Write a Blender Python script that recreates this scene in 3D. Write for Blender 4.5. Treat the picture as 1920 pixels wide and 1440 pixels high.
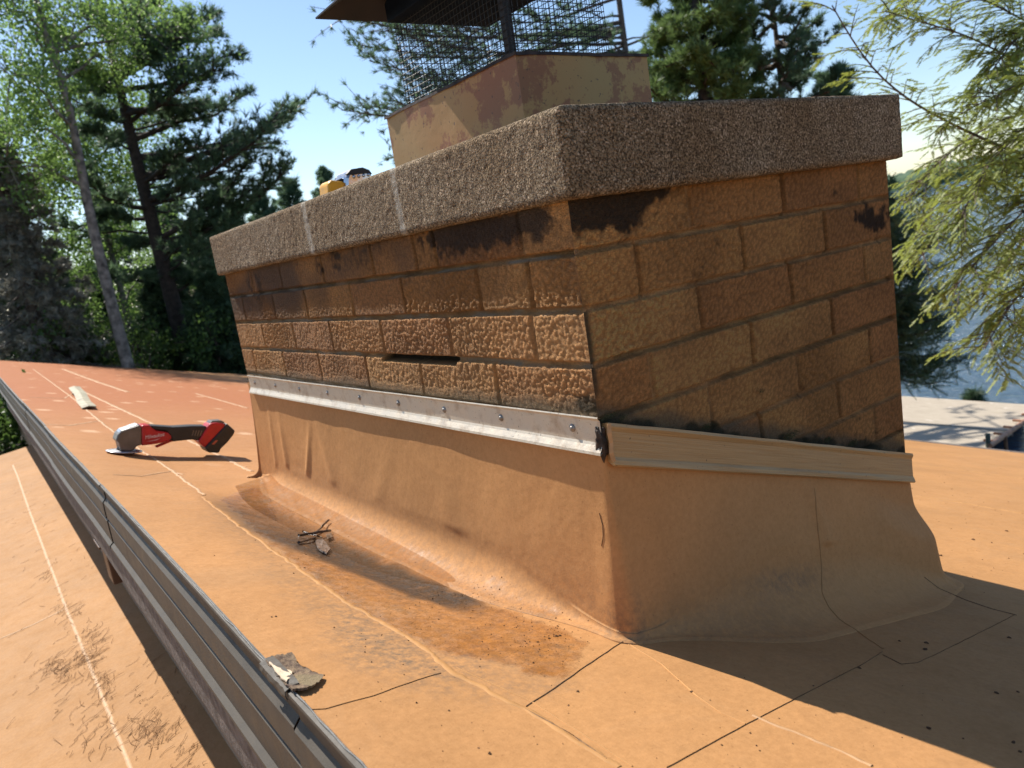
import bpy, math, random
import numpy as np
from mathutils import Vector, Matrix
from mathutils.bvhtree import BVHTree
for o in list(bpy.data.objects): bpy.data.objects.remove(o)
SC = bpy.context.scene
COL = SC.collection
# ------------------------------------------------------------------ camera
F = 1425.03
CP = np.array([-0.881, -1.0118, -0.0705])
RC = np.array([[0.7937, -0.5881, -0.1553], [-0.2306, -0.0547, -0.9715], [0.5629, 0.8069, -0.1791]])  # right, down, forward
cam = bpy.data.cameras.new('camera'); camo = bpy.data.objects.new('camera', cam); COL.objects.link(camo)
cam.sensor_width = 36; cam.lens = F / 1920 * 36; cam.clip_start = 0.02; cam.clip_end = 6000
q_, r_ = np.linalg.qr(RC.T); RCo = (q_ * np.sign(np.diag(r_))).T
m = Matrix(((RCo[0][0], -RCo[1][0], -RCo[2][0]), (RCo[0][1], -RCo[1][1], -RCo[2][1]), (RCo[0][2], -RCo[1][2], -RCo[2][2]))).to_4x4()
m.translation = Vector(CP); camo.matrix_world = m
cam.dof.use_dof = True; cam.dof.focus_distance = 1.55; cam.dof.aperture_fstop = 6.3
SC.camera = camo
# ------------------------------------------------------------------ sky, sun, exposure
SUN = Vector((-0.12, 0.87, 1.0)).normalized()
w = bpy.data.worlds.new('World'); SC.world = w; w.use_nodes = True
nt = w.node_tree; nt.nodes.clear()
sky = nt.nodes.new('ShaderNodeTexSky'); sky.sky_type = 'NISHITA'; sky.sun_disc = False
sky.sun_elevation = math.asin(SUN.z); sky.sun_rotation = math.atan2(SUN.x, SUN.y)
sky.air_density = 1.0; sky.dust_density = 0.3; sky.ozone_density = 2.0; sky.altitude = 300
bg = nt.nodes.new('ShaderNodeBackground'); bg.inputs[1].default_value = 0.10
wo = nt.nodes.new('ShaderNodeOutputWorld')
nt.links.new(sky.outputs[0], bg.inputs[0]); nt.links.new(bg.outputs[0], wo.inputs[0])
sl = bpy.data.lights.new('sun', 'SUN'); sl.energy = 5.0; sl.angle = math.radians(0.5); sl.color = (1.0, 0.945, 0.86)
so = bpy.data.objects.new('sun', sl); COL.objects.link(so); so.rotation_euler = SUN.to_track_quat('Z', 'Y').to_euler()
so.location = (0, 0, 30)
SC.view_settings.view_transform = 'Standard'; SC.view_settings.look = 'None'
SC.view_settings.gamma = 1.0; SC.view_settings.exposure = 0.76
SC.render.engine = 'CYCLES'
SC.cycles.max_bounces = 8; SC.cycles.transparent_max_bounces = 12

# ------------------------------------------------------------------ helpers
def ray(x, y):
    d = RC.T @ np.array([(x - 960) / F, (y - 720) / F, 1.0]); return d / np.linalg.norm(d)
def on(x, y, n, d0):
    n = np.array(n, float); r = ray(x, y); return CP + r * ((d0 - n @ CP) / (n @ r))
def far(x, y, D):          # a point seen along that direction, D metres away along the ground
    r = ray(x, y); return CP + r * (D / math.hypot(r[0], r[1]))
rng = np.random.default_rng(7); random.seed(7)

def hsh(i, j, k, seed):
    h = (i.astype(np.int64) * 374761393 + j.astype(np.int64) * 668265263 + k.astype(np.int64) * 2147483647 + seed * 1274126177) & 0xffffffff
    h = ((h ^ (h >> 13)) * 1274126177) & 0xffffffff
    h = ((h ^ (h >> 16)) * 2246822519) & 0xffffffff
    return ((h ^ (h >> 15)) & 0xffffff) / float(0xffffff)
def vn(x, y, z, s=0):
    x = np.asarray(x, float); y = np.asarray(y, float) + 0 * x; z = np.asarray(z, float) + 0 * x
    i, j, k = np.floor(x), np.floor(y), np.floor(z); f, g, h = x - i, y - j, z - k
    f, g, h = f * f * (3 - 2 * f), g * g * (3 - 2 * g), h * h * (3 - 2 * h)
    r = 0
    for a in (0, 1):
        for b in (0, 1):
            for c in (0, 1):
                r = r + hsh(i + a, j + b, k + c, s) * (f if a else 1 - f) * (g if b else 1 - g) * (h if c else 1 - h)
    return r * 2 - 1
def fbm(x, y, z, o=4, s=0):
    r = 0; a = 1.0; t = 0
    for q in range(o):
        r = r + a * vn(x * 2 ** q, y * 2 ** q, z * 2 ** q, s + q * 17); t += a; a *= .5
    return r / t
def worley(x, y, s=0):
    i, j = np.floor(x), np.floor(y); best = np.full(np.shape(x), 9.0)
    for a in (-1, 0, 1):
        for b in (-1, 0, 1):
            cx = i + a + hsh(i + a, j + b, 0 * i, s); cy = j + b + hsh(i + a, j + b, 0 * i, s + 5)
            best = np.minimum(best, (x - cx) ** 2 + (y - cy) ** 2)
    return np.sqrt(best)
def sst(a, b, x):
    t = np.clip((x - a) / (b - a), 0, 1); return t * t * (3 - 2 * t)
def inpoly(px, py, poly):
    r = np.zeros(np.shape(px), bool); n = len(poly)
    for i in range(n):
        x1, y1 = poly[i]; x2, y2 = poly[(i + 1) % n]
        c = ((y1 > py) != (y2 > py)) & (px < (x2 - x1) * (py - y1) / (y2 - y1 + 1e-12) + x1)
        r ^= c
    return r
def softpoly(px, py, poly, w=0.02, s=3):
    r = 0; N = 10
    for q in range(N):
        a = q * 2.4; rad = w * math.sqrt((q + .5) / N)
        r = r + inpoly(px + rad * math.cos(a) + w * .6 * vn(px * 30, py * 30, q * .0 + 1.5, s), py + rad * math.sin(a) + w * .6 * vn(px * 30, py * 30, 4.5, s + 1), poly)
    return r / N

def tag(o, label=None, cat=None, group=None, kind=None):
    if label: o['label'] = label
    if cat: o['category'] = cat
    if group: o['group'] = group
    if kind: o['kind'] = kind
    return o
def empty(name, loc=(0, 0, 0), **kw):
    o = bpy.data.objects.new(name, None); COL.objects.link(o); o.location = loc; o.empty_display_size = .1
    return tag(o, **kw)
class Acc:
    def __init__(s): s.V = []; s.F = []; s.n = 0
    def add(s, V, Fc):
        V = np.asarray(V, float).reshape(-1, 3)
        if isinstance(Fc, (list, tuple)) and len(Fc) and not isinstance(Fc, np.ndarray):
            for k in set(len(f) for f in Fc): s.F.append(np.array([f for f in Fc if len(f) == k]) + s.n)
        else: s.F.append(np.asarray(Fc) + s.n)
        s.V.append(V); s.n += len(V)
    def grid(s, P):      # P: (nu, nv, 3)
        nu, nv = P.shape[:2]; a = np.arange(nu * nv).reshape(nu, nv)
        s.add(P.reshape(-1, 3), np.stack([a[:-1, :-1], a[1:, :-1], a[1:, 1:], a[:-1, 1:]], -1).reshape(-1, 4))
    def box(s, c, d, R=None):
        c = np.array(c, float); d = np.array(d, float) / 2
        V = np.array([(x, y, z) for x in (-1, 1) for y in (-1, 1) for z in (-1, 1)], float) * d
        if R is not None: V = V @ np.array(R).T
        s.add(V + c, [(0, 1, 3, 2), (4, 6, 7, 5), (0, 4, 5, 1), (2, 3, 7, 6), (0, 2, 6, 4), (1, 5, 7, 3)])
    def tube(s, P, R, n=6, cap=True):
        P = np.asarray(P, float); m_ = len(P); R = np.broadcast_to(np.asarray(R, float), (m_,))
        T = np.gradient(P, axis=0); T /= np.linalg.norm(T, axis=1)[:, None] + 1e-12
        up = np.array([0, 0, 1.]) if abs(T[:, 2]).mean() < .8 else np.array([1., 0, 0])
        A = np.cross(T, up); A /= np.linalg.norm(A, axis=1)[:, None] + 1e-12; B = np.cross(T, A)
        t = np.arange(n) * 2 * math.pi / n
        V = P[:, None] + R[:, None, None] * (A[:, None] * np.cos(t)[None, :, None] + B[:, None] * np.sin(t)[None, :, None])
        a = np.arange(m_ * n).reshape(m_, n); b = np.roll(a, -1, 1)
        s.add(V, np.stack([a[:-1], b[:-1], b[1:], a[1:]], -1).reshape(-1, 4))
        if cap and n == 4 or cap and n == 3:
            s.F.append(a[:1] + s.n - m_ * n); s.F.append(a[-1:, ::-1] + s.n - m_ * n)
        elif cap:
            for row, c in ((a[0], P[0]), (a[-1], P[-1])):
                k = s.n; s.V.append(c[None]); s.n += 1
                s.F.append(np.stack([row + k - m_ * n, np.roll(row, -1) + k - m_ * n, np.full(n, k)], -1))
    def lathe(s, prof, c, ax=None, n=24):   # prof: (r, h)
        prof = np.array(prof, float); t = np.arange(n + 1) * 2 * math.pi / n
        P = np.stack([prof[:, None, 0] * np.cos(t), prof[:, None, 0] * np.sin(t), prof[:, None, 1] + 0 * t], -1)
        if ax is not None: P = P @ np.array(Vector(ax).to_track_quat('Z', 'Y').to_matrix()).T
        s.grid(P + np.array(c))
    def prism(s, poly, vec):          # 3D polygon extruded along vec, with caps
        P = np.asarray(poly, float); n = len(P); v = np.array(vec, float)
        s.add(np.concatenate([P, P + v]), [tuple(range(n))[::-1], tuple(range(n, 2 * n))] + [(i, (i + 1) % n, n + (i + 1) % n, n + i) for i in range(n)])
    def inst(s, base, faces, R, pos, sc):
        n = len(pos); k = len(base)
        V = np.einsum('nij,kj->nki', R, base) * np.asarray(sc).reshape(n, 1, 1) + pos[:, None]
        Fc = (np.asarray(faces)[None] + (np.arange(n) * k)[:, None, None]).reshape(-1, np.asarray(faces).shape[1])
        s.add(V.reshape(-1, 3), Fc)
    def build(s, name, mat, parent=None, smooth=False, cols=None, bevel=0):
        me = bpy.data.meshes.new(name)
        V = np.concatenate(s.V) if s.V else np.zeros((0, 3))
        me.vertices.add(len(V)); me.vertices.foreach_set('co', V.astype(np.float32).ravel())
        tot = np.concatenate([np.full(len(f), f.shape[1]) for f in s.F]); li = np.concatenate([f.ravel() for f in s.F])
        me.loops.add(len(li)); me.loops.foreach_set('vertex_index', li.astype(np.int32))
        me.polygons.add(len(tot)); st = np.concatenate([[0], np.cumsum(tot)[:-1]])
        me.polygons.foreach_set('loop_start', st.astype(np.int32)); me.polygons.foreach_set('loop_total', tot.astype(np.int32))
        me.polygons.foreach_set('use_smooth', np.full(len(tot), bool(smooth)))
        me.update(); me.validate()
        if cols:
            for k, c in cols.items():
                at = me.color_attributes.new(k, 'FLOAT_COLOR', 'POINT'); c4 = np.ones((len(V), 4), np.float32); c4[:, :c.shape[1]] = c
                at.data.foreach_set('color', c4.ravel())
        if mat: me.materials.append(mat)
        o = bpy.data.objects.new(name, me); COL.objects.link(o)
        if parent: o.parent = parent
        if bevel:
            b = o.modifiers.new('bevel', 'BEVEL'); b.width = bevel; b.segments = 2; b.limit_method = 'ANGLE'; b.angle_limit = math.radians(40)
        return o
def relocate(o, e):         # keep world place of a mesh built in world coordinates under an Empty
    o.parent = e; o.matrix_parent_inverse = Matrix.Translation(-Vector(e.location)); return o

# ------------------------------------------------------------------ materials
def mat(name):
    mt = bpy.data.materials.new(name); mt.use_nodes = True; nt = mt.node_tree; nt.nodes.clear()
    out = nt.nodes.new('ShaderNodeOutputMaterial'); b = nt.nodes.new('ShaderNodeBsdfPrincipled'); nt.links.new(b.outputs[0], out.inputs[0])
    return mt, N(nt, b, out)
class N:
    def __init__(s, nt, b, out): s.nt = nt; s.b = b; s.out = out; s.tc = None
    def n(s, t, ins=None, **kw):
        x = s.nt.nodes.new('ShaderNode' + t)
        for k, v in kw.items(): setattr(x, k, v)
        for k, v in (ins or {}).items(): s.set(x.inputs[k], v)
        return x
    def set(s, sock, v):
        if hasattr(v, 'outputs'): v = v.outputs[0]
        if isinstance(v, bpy.types.NodeSocket): s.nt.links.new(v, sock)
        elif isinstance(v, tuple) and len(v) == 3 and sock.type == 'RGBA': sock.default_value = v + (1,)
        else: sock.default_value = v
    def obj(s, sc=None):
        if not s.tc: s.tc = s.n('TexCoord')
        o = s.tc.outputs['Object']
        return s.n('Mapping', {'Vector': o, 'Scale': sc}).outputs[0] if sc else o
    def noise(s, scale, det=4, rough=.55, vec=None, dist=0):
        return s.n('TexNoise', {'Vector': vec or s.obj(), 'Scale': scale, 'Detail': det, 'Roughness': rough, 'Distortion': dist}).outputs[0]
    def vor(s, scale, vec=None, feature='F1', out=0, rnd=1):
        x = s.n('TexVoronoi', {'Vector': vec or s.obj(), 'Scale': scale, 'Randomness': rnd}, feature=feature); return x.outputs[out]
    def ramp(s, v, a, b, lo=0., hi=1.):
        return s.n('MapRange', {0: v, 1: a, 2: b, 3: lo, 4: hi}).outputs[0]
    def math(s, op, a, b=0.):
        return s.n('Math', {0: a, 1: b}, operation=op).outputs[0]
    def mix(s, f, a, b, mode='MIX'):
        x = s.n('Mix', data_type='RGBA', blend_type=mode); s.set(x.inputs[0], f); s.set(x.inputs[6], a); s.set(x.inputs[7], b); return x.outputs[2]
    def attr(s, name):
        a = s.n('Attribute', attribute_name=name); return a
    def sep(s, v):
        return s.n('SeparateColor', {0: v})
    def bump(s, h, dist, st=1.0, nrm=None):
        x = s.n('Bump', {'Strength': st, 'Distance': dist, 'Height': h})
        if nrm is not None: s.set(x.inputs['Normal'], nrm)
        return x.outputs[0]
    def P(s, **kw):
        for k, v in kw.items(): s.set(s.b.inputs[k.replace('_', ' ')], v)
def simple(name, c, r=.5, metal=0, var=.15, scale=20, bump=0, bscale=80, spec=.4):
    mt, n = mat(name)
    f = n.noise(scale); dark = tuple(x * (1 - var * 1.6) for x in c); lite = tuple(min(1, x * (1 + var)) for x in c)
    n.P(Base_Color=n.mix(n.ramp(f, .3, .7), dark, lite), Roughness=n.ramp(n.noise(scale * 2), .3, .7, max(0, r - .08), min(1, r + .1)), Metallic=metal, Specular_IOR_Level=spec)
    if bump: n.P(Normal=n.bump(n.noise(bscale, 5), bump))
    return mt
def foliage(name, c1, c2, trans=.4):
    mt, n = mat(name)
    g = n.n('NewGeometry'); r = g.outputs['Random Per Island']
    f = n.math('ADD', n.math('MULTIPLY', r, .6), n.math('MULTIPLY', n.noise(.7, 2), .5))
    c = n.mix(n.ramp(f, .2, .85), c1, c2)
    n.P(Base_Color=c, Roughness=.5, Specular_IOR_Level=.35)
    t = n.n('BsdfTranslucent', {0: n.mix(.5, c, tuple(min(1, x * 1.6) for x in c2))})
    mx = n.n('MixShader', {0: trans}); n.nt.links.new(n.b.outputs[0], mx.inputs[1]); n.nt.links.new(t.outputs[0], mx.inputs[2]); n.nt.links.new(mx.outputs[0], n.out.inputs[0])
    return mt

def membrane(name, near=(.43, .222, .09), red=(.36, .13, .052), mot=1.0):
    mt, n = mat(name)
    a = n.sep(n.attr('stain').outputs['Color']); dirt, grime, rd = a.outputs[0], a.outputs[1], a.outputs[2]
    a2 = n.sep(n.attr('silt').outputs['Color']).outputs[0]
    big = n.noise(2.2, 4); mid = n.noise(14, 5, .6)
    c = n.mix(n.ramp(big, .3, .7), tuple(x * .88 for x in near), tuple(min(1, x * 1.06) for x in near))
    c = n.mix(n.math('MULTIPLY', n.ramp(n.noise(3.4, 6, .7, None, .8), .52, .72), .4 * mot), c, (.36, .215, .11))
    c = n.mix(n.math('MULTIPLY', n.ramp(n.noise(6, 7, .8, n.obj((1, .35, 1))), .56, .7), .3 * mot), c, (.25, .135, .06))
    c = n.mix(rd, c, red)
    c = n.mix(n.math('MULTIPLY', n.ramp(mid, .5, .75), .22 * mot), c, (.27, .13, .05))
    c = n.mix(n.ramp(n.noise(85, 5, .75), .38, .62), n.mix(1., c, (.88, .87, .85), 'MULTIPLY'), c)
    # fine dirt specks
    sp = n.ramp(n.noise(160, 2, .5), .66, .74)
    c = n.mix(n.math('MULTIPLY', sp, .35), c, (.2, .09, .035))
    # sediment: patchy wet orange-brown dirt
    dm = n.ramp(n.math('ADD', dirt, n.math('MULTIPLY', n.math('SUBTRACT', n.noise(34, 7, .75), .5), .75)), .38, .72)
    dc = n.mix(n.ramp(n.noise(40, 5, .7), .35, .65), (.36, .14, .028), (.19, .075, .02))
    dc = n.mix(n.ramp(n.noise(9, 5, .65), .56, .7), dc, (.10, .055, .028))
    c = n.mix(n.math('MULTIPLY', dm, n.ramp(n.noise(5, 4), .3, .65, .5, .95)), c, dc)
    # pale scuffs, the size of a palm, on the far half
    sv = n.vor(3.6, n.obj((1, .7, 0))); sc2 = n.ramp(n.math('ADD', sv, n.math('MULTIPLY', n.noise(30, 4, .8), .34)), .27, .36, .8, 0)
    c = n.mix(n.math('MULTIPLY', sc2, n.ramp(rd, .05, .3)), c, (.55, .34, .2))
    silt = n.math('MULTIPLY', a2, n.ramp(n.noise(30, 5, .7), .1, .42)); c = n.mix(silt, c, (.018, .013, .009))
    gsp = n.ramp(n.noise(210, 3, .6), .57, .63); c = n.mix(n.math('MULTIPLY', n.math('MULTIPLY', gsp, dirt), .6), c, (.12, .055, .02))
    gm = n.math('MULTIPLY', grime, n.ramp(n.noise(60, 6, .75), .38, .62))
    c = n.mix(n.math('MULTIPLY', gm, .75), c, (.15, .105, .07))
    weave = n.n('TexWave', {'Vector': n.obj(), 'Scale': 190., 'Distortion': .3}, bands_direction='Z').outputs[1]
    weave2 = n.n('TexWave', {'Vector': n.obj(), 'Scale': 190., 'Distortion': .3}, bands_direction='Y').outputs[1]
    h = n.math('ADD', n.math('MULTIPLY', n.math('ADD', weave, weave2), .06), n.math('MULTIPLY', n.noise(220, 3), .4))
    b1 = n.bump(h, .0007); b2 = n.bump(n.math('MULTIPLY', n.noise(90, 5, .7), dm), .0018, nrm=b1); b3 = n.bump(n.noise(7, 3), .0035, nrm=b2); b3 = n.bump(n.noise(28, 4, .6), .0014 * mot, nrm=b3)
    n.P(Base_Color=c, Normal=b3, Specular_IOR_Level=n.ramp(dm, 0, 1, .10, .4),
        Roughness=n.ramp(dm, 0, 1, n.ramp(mid, .3, .7, .62, .75), n.ramp(n.noise(50, 4), .4, .6, .3, .6)))
    return mt
M = {}
M['membrane'] = membrane('roof membrane')
M['lowmem'] = membrane('lower roof membrane', near=(.40, .215, .09))
M['curb'] = membrane('curb membrane', near=(.50, .254, .10), mot=.35)
M['bead'] = simple('seam bead', (.44, .25, .115), .65, var=.12, scale=60)
M['crack'] = simple('dirty seam crack', (.19, .105, .05), .9, var=.3, scale=90)
M['seamband'] = simple('seam overlap band', (.42, .222, .088), .65, spec=.1, var=.1, scale=30)
M['bark'] = simple('bark', (.11, .085, .07), .9, var=.35, scale=9, bump=.03, bscale=14)
M['darkbark'] = simple('dark bark', (.045, .035, .03), .9, var=.35, scale=9, bump=.03, bscale=14)
M['birch'] = simple('pale bark', (.2, .175, .16), .8, var=.5, scale=6, bump=.01, bscale=14)
M['pine'] = foliage('white pine needles', (.05, .09, .055), (.115, .18, .095), .45)
M['pine_lt'] = foliage('sunlit pine needles', (.06, .11, .04), (.15, .22, .07), .35)  # brighter pine green, with sunlight put into the colour
M['spruce'] = foliage('dark spruce needles', (.03, .06, .032), (.07, .115, .05), .25)
M['leaf'] = foliage('broad leaves', (.075, .14, .04), (.19, .29, .075), .5)
M['leafdk'] = foliage('shaded broad leaves', (.035, .075, .02), (.09, .15, .035), .4)  # darker copy of the broad leaves, with shade put into the colour
M['dead'] = foliage('dead grey twigs', (.12, .122, .10), (.23, .22, .18), .2)
M['hemlock'] = foliage('hemlock needles', (.085, .125, .022), (.27, .31, .065), .45)

# ------------------------------------------------------------------ chimney numbers
W, L, h4 = 1.056, 2.070, 0.1016
OV, OVY, TC, ZC = 0.021, 0.036, 0.153, -0.0135
SL = 0.293
def roofz(x, y):
    x = np.asarray(x, float); z = -0.818 - SL * (x + .03)
    dip = np.exp(-((x + .19) / .095) ** 2) * sst(0, .8, y) * (1 - sst(1.45, 2.2, y))
    return z - .031 * dip - .010 * np.clip(y, 0, 2.2) * sst(-.6, -.25, x) * (1 - sst(1.5, 3, x)) * (1 - sst(2.2, 5, y))
def stain_poly(pts): return [tuple(on(x, y, (SL, 0, 1), -0.818 - SL * .03)[:2]) for x, y in pts]
DIRT = stain_poly([(440, 905), (408, 925), (470, 985), (560, 1060), (650, 1135), (760, 1192), (850, 1228), (950, 1250), (1050, 1272), (1085, 1250), (1092, 1205), (1060, 1180), (900, 1120), (700, 1020), (560, 950), (480, 900)])
GRIME = stain_poly([(400, 925), (380, 960), (520, 1080), (640, 1230), (760, 1290), (900, 1310), (1060, 1300), (1110, 1250), (1085, 1250), (1050, 1270), (850, 1225), (700, 1160), (560, 1060), (440, 960)])
GRIM2 = stain_poly([(640, 1100), (760, 1190), (860, 1235), (840, 1280), (700, 1250), (620, 1180)])
def stains(x, y):
    d = softpoly(x, y, DIRT, .03)
    g = .75 * softpoly(x, y, GRIME, .06) + .5 * softpoly(x, y, GRIM2, .05)
    r = sst(1.2, 7.0, y - .25 * x) * .95
    r = r * (1 - sst(1.5, 4.0, x))
    return np.stack([d, g, r], -1)

# ------------------------------------------------------------------ house: roofs, edge trim, walls
house = empty('house', (3, 6, -6.0), label='house with a tan membrane roof sloping from a grey metal edge down to the lake', cat='house')
def axis(*seg):
    out = []
    for a, b, st in seg: out += list(np.arange(a, b, st))
    out.append(seg[-1][1]); return np.array(out)
XS = axis((-.617, 1.7, .014), (1.7, 8.55, .12)); YS = axis((-4.5, -.9, .12), (-.9, 2.8, .014), (2.8, 16.6, .10))
X, Y = np.meshgrid(XS, YS, indexing='ij')
Z = roofz(X, Y) + .0035 * fbm(X * 2.2, Y * 1.6, 0 * X, 4, 3) * sst(-.62, -.5, X) + .0008 * vn(X * 14, Y * 9, 1.5 + 0 * X, 9)
Z -= .03 * sst(2.0, 16, Y) * 0
edge_wob = .0030 * fbm(Y * .9, 0 * Y, 0 * Y, 3, 21) + .0012 * vn(Y * 25, 0 * Y, 0 * Y, 4)
Xw = X + edge_wob * (1 - sst(-.617, -.5, X))
a = Acc(); a.grid(np.stack([Xw, Y, Z], -1)); RV = a.V[0]
def silts(x, y):
    t = np.clip((y - .25) / .62, 0, 1.25); xm = -.165 - .075 * t; w2 = .042 + .055 * t
    q = np.abs(x - xm + .012 * vn(x * 30, y * 22, 0 * x)) / w2
    v = (1 - sst(.65, 1.25, q)) * sst(.20, .34, y) * (1 - sst(1.35, 1.85, y)) * (.95 - .35 * sst(.9, 1.3, y))
    return np.stack([v, v, v], -1)
roof = relocate(a.build('upper_roof', M['membrane'], None, True, {'stain': stains(X.ravel(), Y.ravel()), 'silt': silts(X.ravel(), Y.ravel())}), house)
bv_roof = BVHTree.FromPolygons([tuple(v) for v in RV], [tuple(f) for f in a.F[0].tolist()])
# lower roof
XS = axis((-9, -1.4, .4), (-1.4, -.3, .05)); YS = axis((-4, 9.2, .1)); X, Y = np.meshgrid(XS, YS, indexing='ij')
LZ = lambda x, y: -1.455 + .1 * (x + .55)
Z = LZ(X, Y) + .004 * fbm(X * 1.3, Y * 1.3, 0 * X, 3, 5)
a = Acc(); a.grid(np.stack([X, Y, Z], -1))
lowroof = relocate(a.build('lower_roof', M['lowmem'], None, True, {'stain': np.stack([0 * X.ravel(), .1 + 0 * X.ravel(), .0 * X.ravel()], -1)}), house)
bv_low = BVHTree.FromPolygons([tuple(v) for v in a.V[0]], [tuple(f) for f in a.F[0].tolist()])
# walls of the house
M['wall'] = simple('painted wall', (.3, .2, .13), .8, scale=4)
a = Acc(); a.box((-.58 + .1, 6, -1.25), (.06, 20.8, .62)); a.box((4.0, 6.0, -5.0), (8.3, 20, 3.0)); a.box((.9, 6, -2.7), (2.6, 20, 2.0))
relocate(a.build('wall', M['wall']), house)
a = Acc(); a.box((-4.7, 2.6, -3.9), (8.1, 12.8, 4.0)); relocate(a.build('wall', M['wall']), house)
# eave board on the lake side
M['paint'] = simple('grey painted metal', (.082, .070, .056), .6, var=.10, scale=14, bump=.0004, bscale=300, spec=.22)
M['rough_board'] = simple('weathered grey board', (.14, .118, .105), .85, var=.35, scale=30, bump=.003, bscale=120)
a = Acc(); a.box((8.57, 6.05, -3.42), (.04, 21.1, .18)); relocate(a.build('eave_board', M['rough_board']), house)

# metal edge trim in lapped pieces (profile in x, z from the top of the roof edge)
PR = [(-.6155, -.6440), (-.6235, -.6455), (-.6245, -.6500), (-.6145, -.6530), (-.6145, -.6930), (-.6265, -.7060), (-.6280, -.7600), (-.6230, -.7640), (-.6230, -.7690), (-.6280, -.7730), (-.6280, -.8500), (-.6395, -.8590), (-.6400, -.8675), (-.6300, -.8680), (-.6300, -.8640)]
joints = [-3.2, -1.6, .04]
for q in [(180, 900), (80, 795), (40, 748)]:
    joints.append(float(on(*q, (1, 0, 0), -.627)[1]))
joints += [10.5, 13.5, 16.65]
joints = sorted(joints)
def trim_wob(y): return .0030 * fbm(y * .9, 0 * y, 0 * y, 3, 21), .004 * fbm(y * .7 + 9, 0 * y, 0 * y, 2, 31)
for i in range(len(joints) - 1):
    y0, y1 = joints[i] + .0015, joints[i + 1] - .008
    ys = np.arange(y0, y1, .05); ys = np.append(ys, y1)
    dx, dz = trim_wob(ys); sh = (-1) ** i * .0012
    P = np.array(PR); G = np.stack([P[:, None, 0] + dx[None] + sh, ys[None] + 0 * P[:, None, 0], P[:, None, 1] + dz[None] * .5], -1)
    G2 = G.copy(); G2[..., 0] += .0015
    a = Acc(); a.grid(G[::-1])
    o = a.build('edge_trim', M['paint']); relocate(o, house)
    sm = o.modifiers.new('thick', 'SOLIDIFY'); sm.thickness = .0014; sm.offset = -1
# gravel-stop hem: ragged caulk line over the trim
ys = np.arange(-4, 16.5, .02); dx, _ = trim_wob(ys)
P = np.stack([-.618 + dx + .0014 * vn(ys * 25, 0 * ys, 0 * ys, 4), ys, -.6435 + .0010 * vn(ys * 40, 0 * ys, 0 * ys, 6)], -1)
M['caulk'] = simple('grey sealant', (.10, .098, .092), .6, var=.25, scale=60, bump=.002, bscale=150)
a = Acc(); a.tube(P, 1.5e-3 + 5e-4 * vn(ys * 60, 0 * ys, 0 * ys, 7), 5)
relocate(a.build('sealant_line', M['caulk']), house)
# fascia board behind and below the trim
ys = np.arange(-4, 9.4, .03)
wob = .003 * fbm(ys * 8, 0 * ys, 0 * ys, 3, 40)
a = Acc()
G = np.stack([np.stack([np.full_like(ys, x), ys, z + wob * (k in (2, 3))], -1) for k, (x, z) in enumerate([(-.600, -.86), (-.6285, -.86), (-.6285, -.988), (-.600, -.985)])], 0)
a.grid(G[::-1]); relocate(a.build('fascia_board', M['rough_board']), house)
a = Acc(); a.box((-.55, 2.7, -1.0), (.10, 13.4, .02)); relocate(a.build('soffit', M['rough_board']), house)
# small vent hood on the low wall under the edge
M['brownmetal'] = simple('brown metal', (.09, .045, .025), .5)
pb = on(245, 1125, (1, 0, 0), -.56)
a = Acc(); a.box((-.575, pb[1], -1.10), (.07, .13, .17)); a.box((-.585, pb[1], -1.012), (.09, .16, .012)); relocate(a.build('vent_hood', M['brownmetal'], bevel=.004), house)

# ------------------------------------------------------------------ chimney
chim = empty('chimney', (W / 2, L / 2, -1.2), label='square tan block chimney with a rough concrete cap standing on the roof', cat='chimney')
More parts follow.
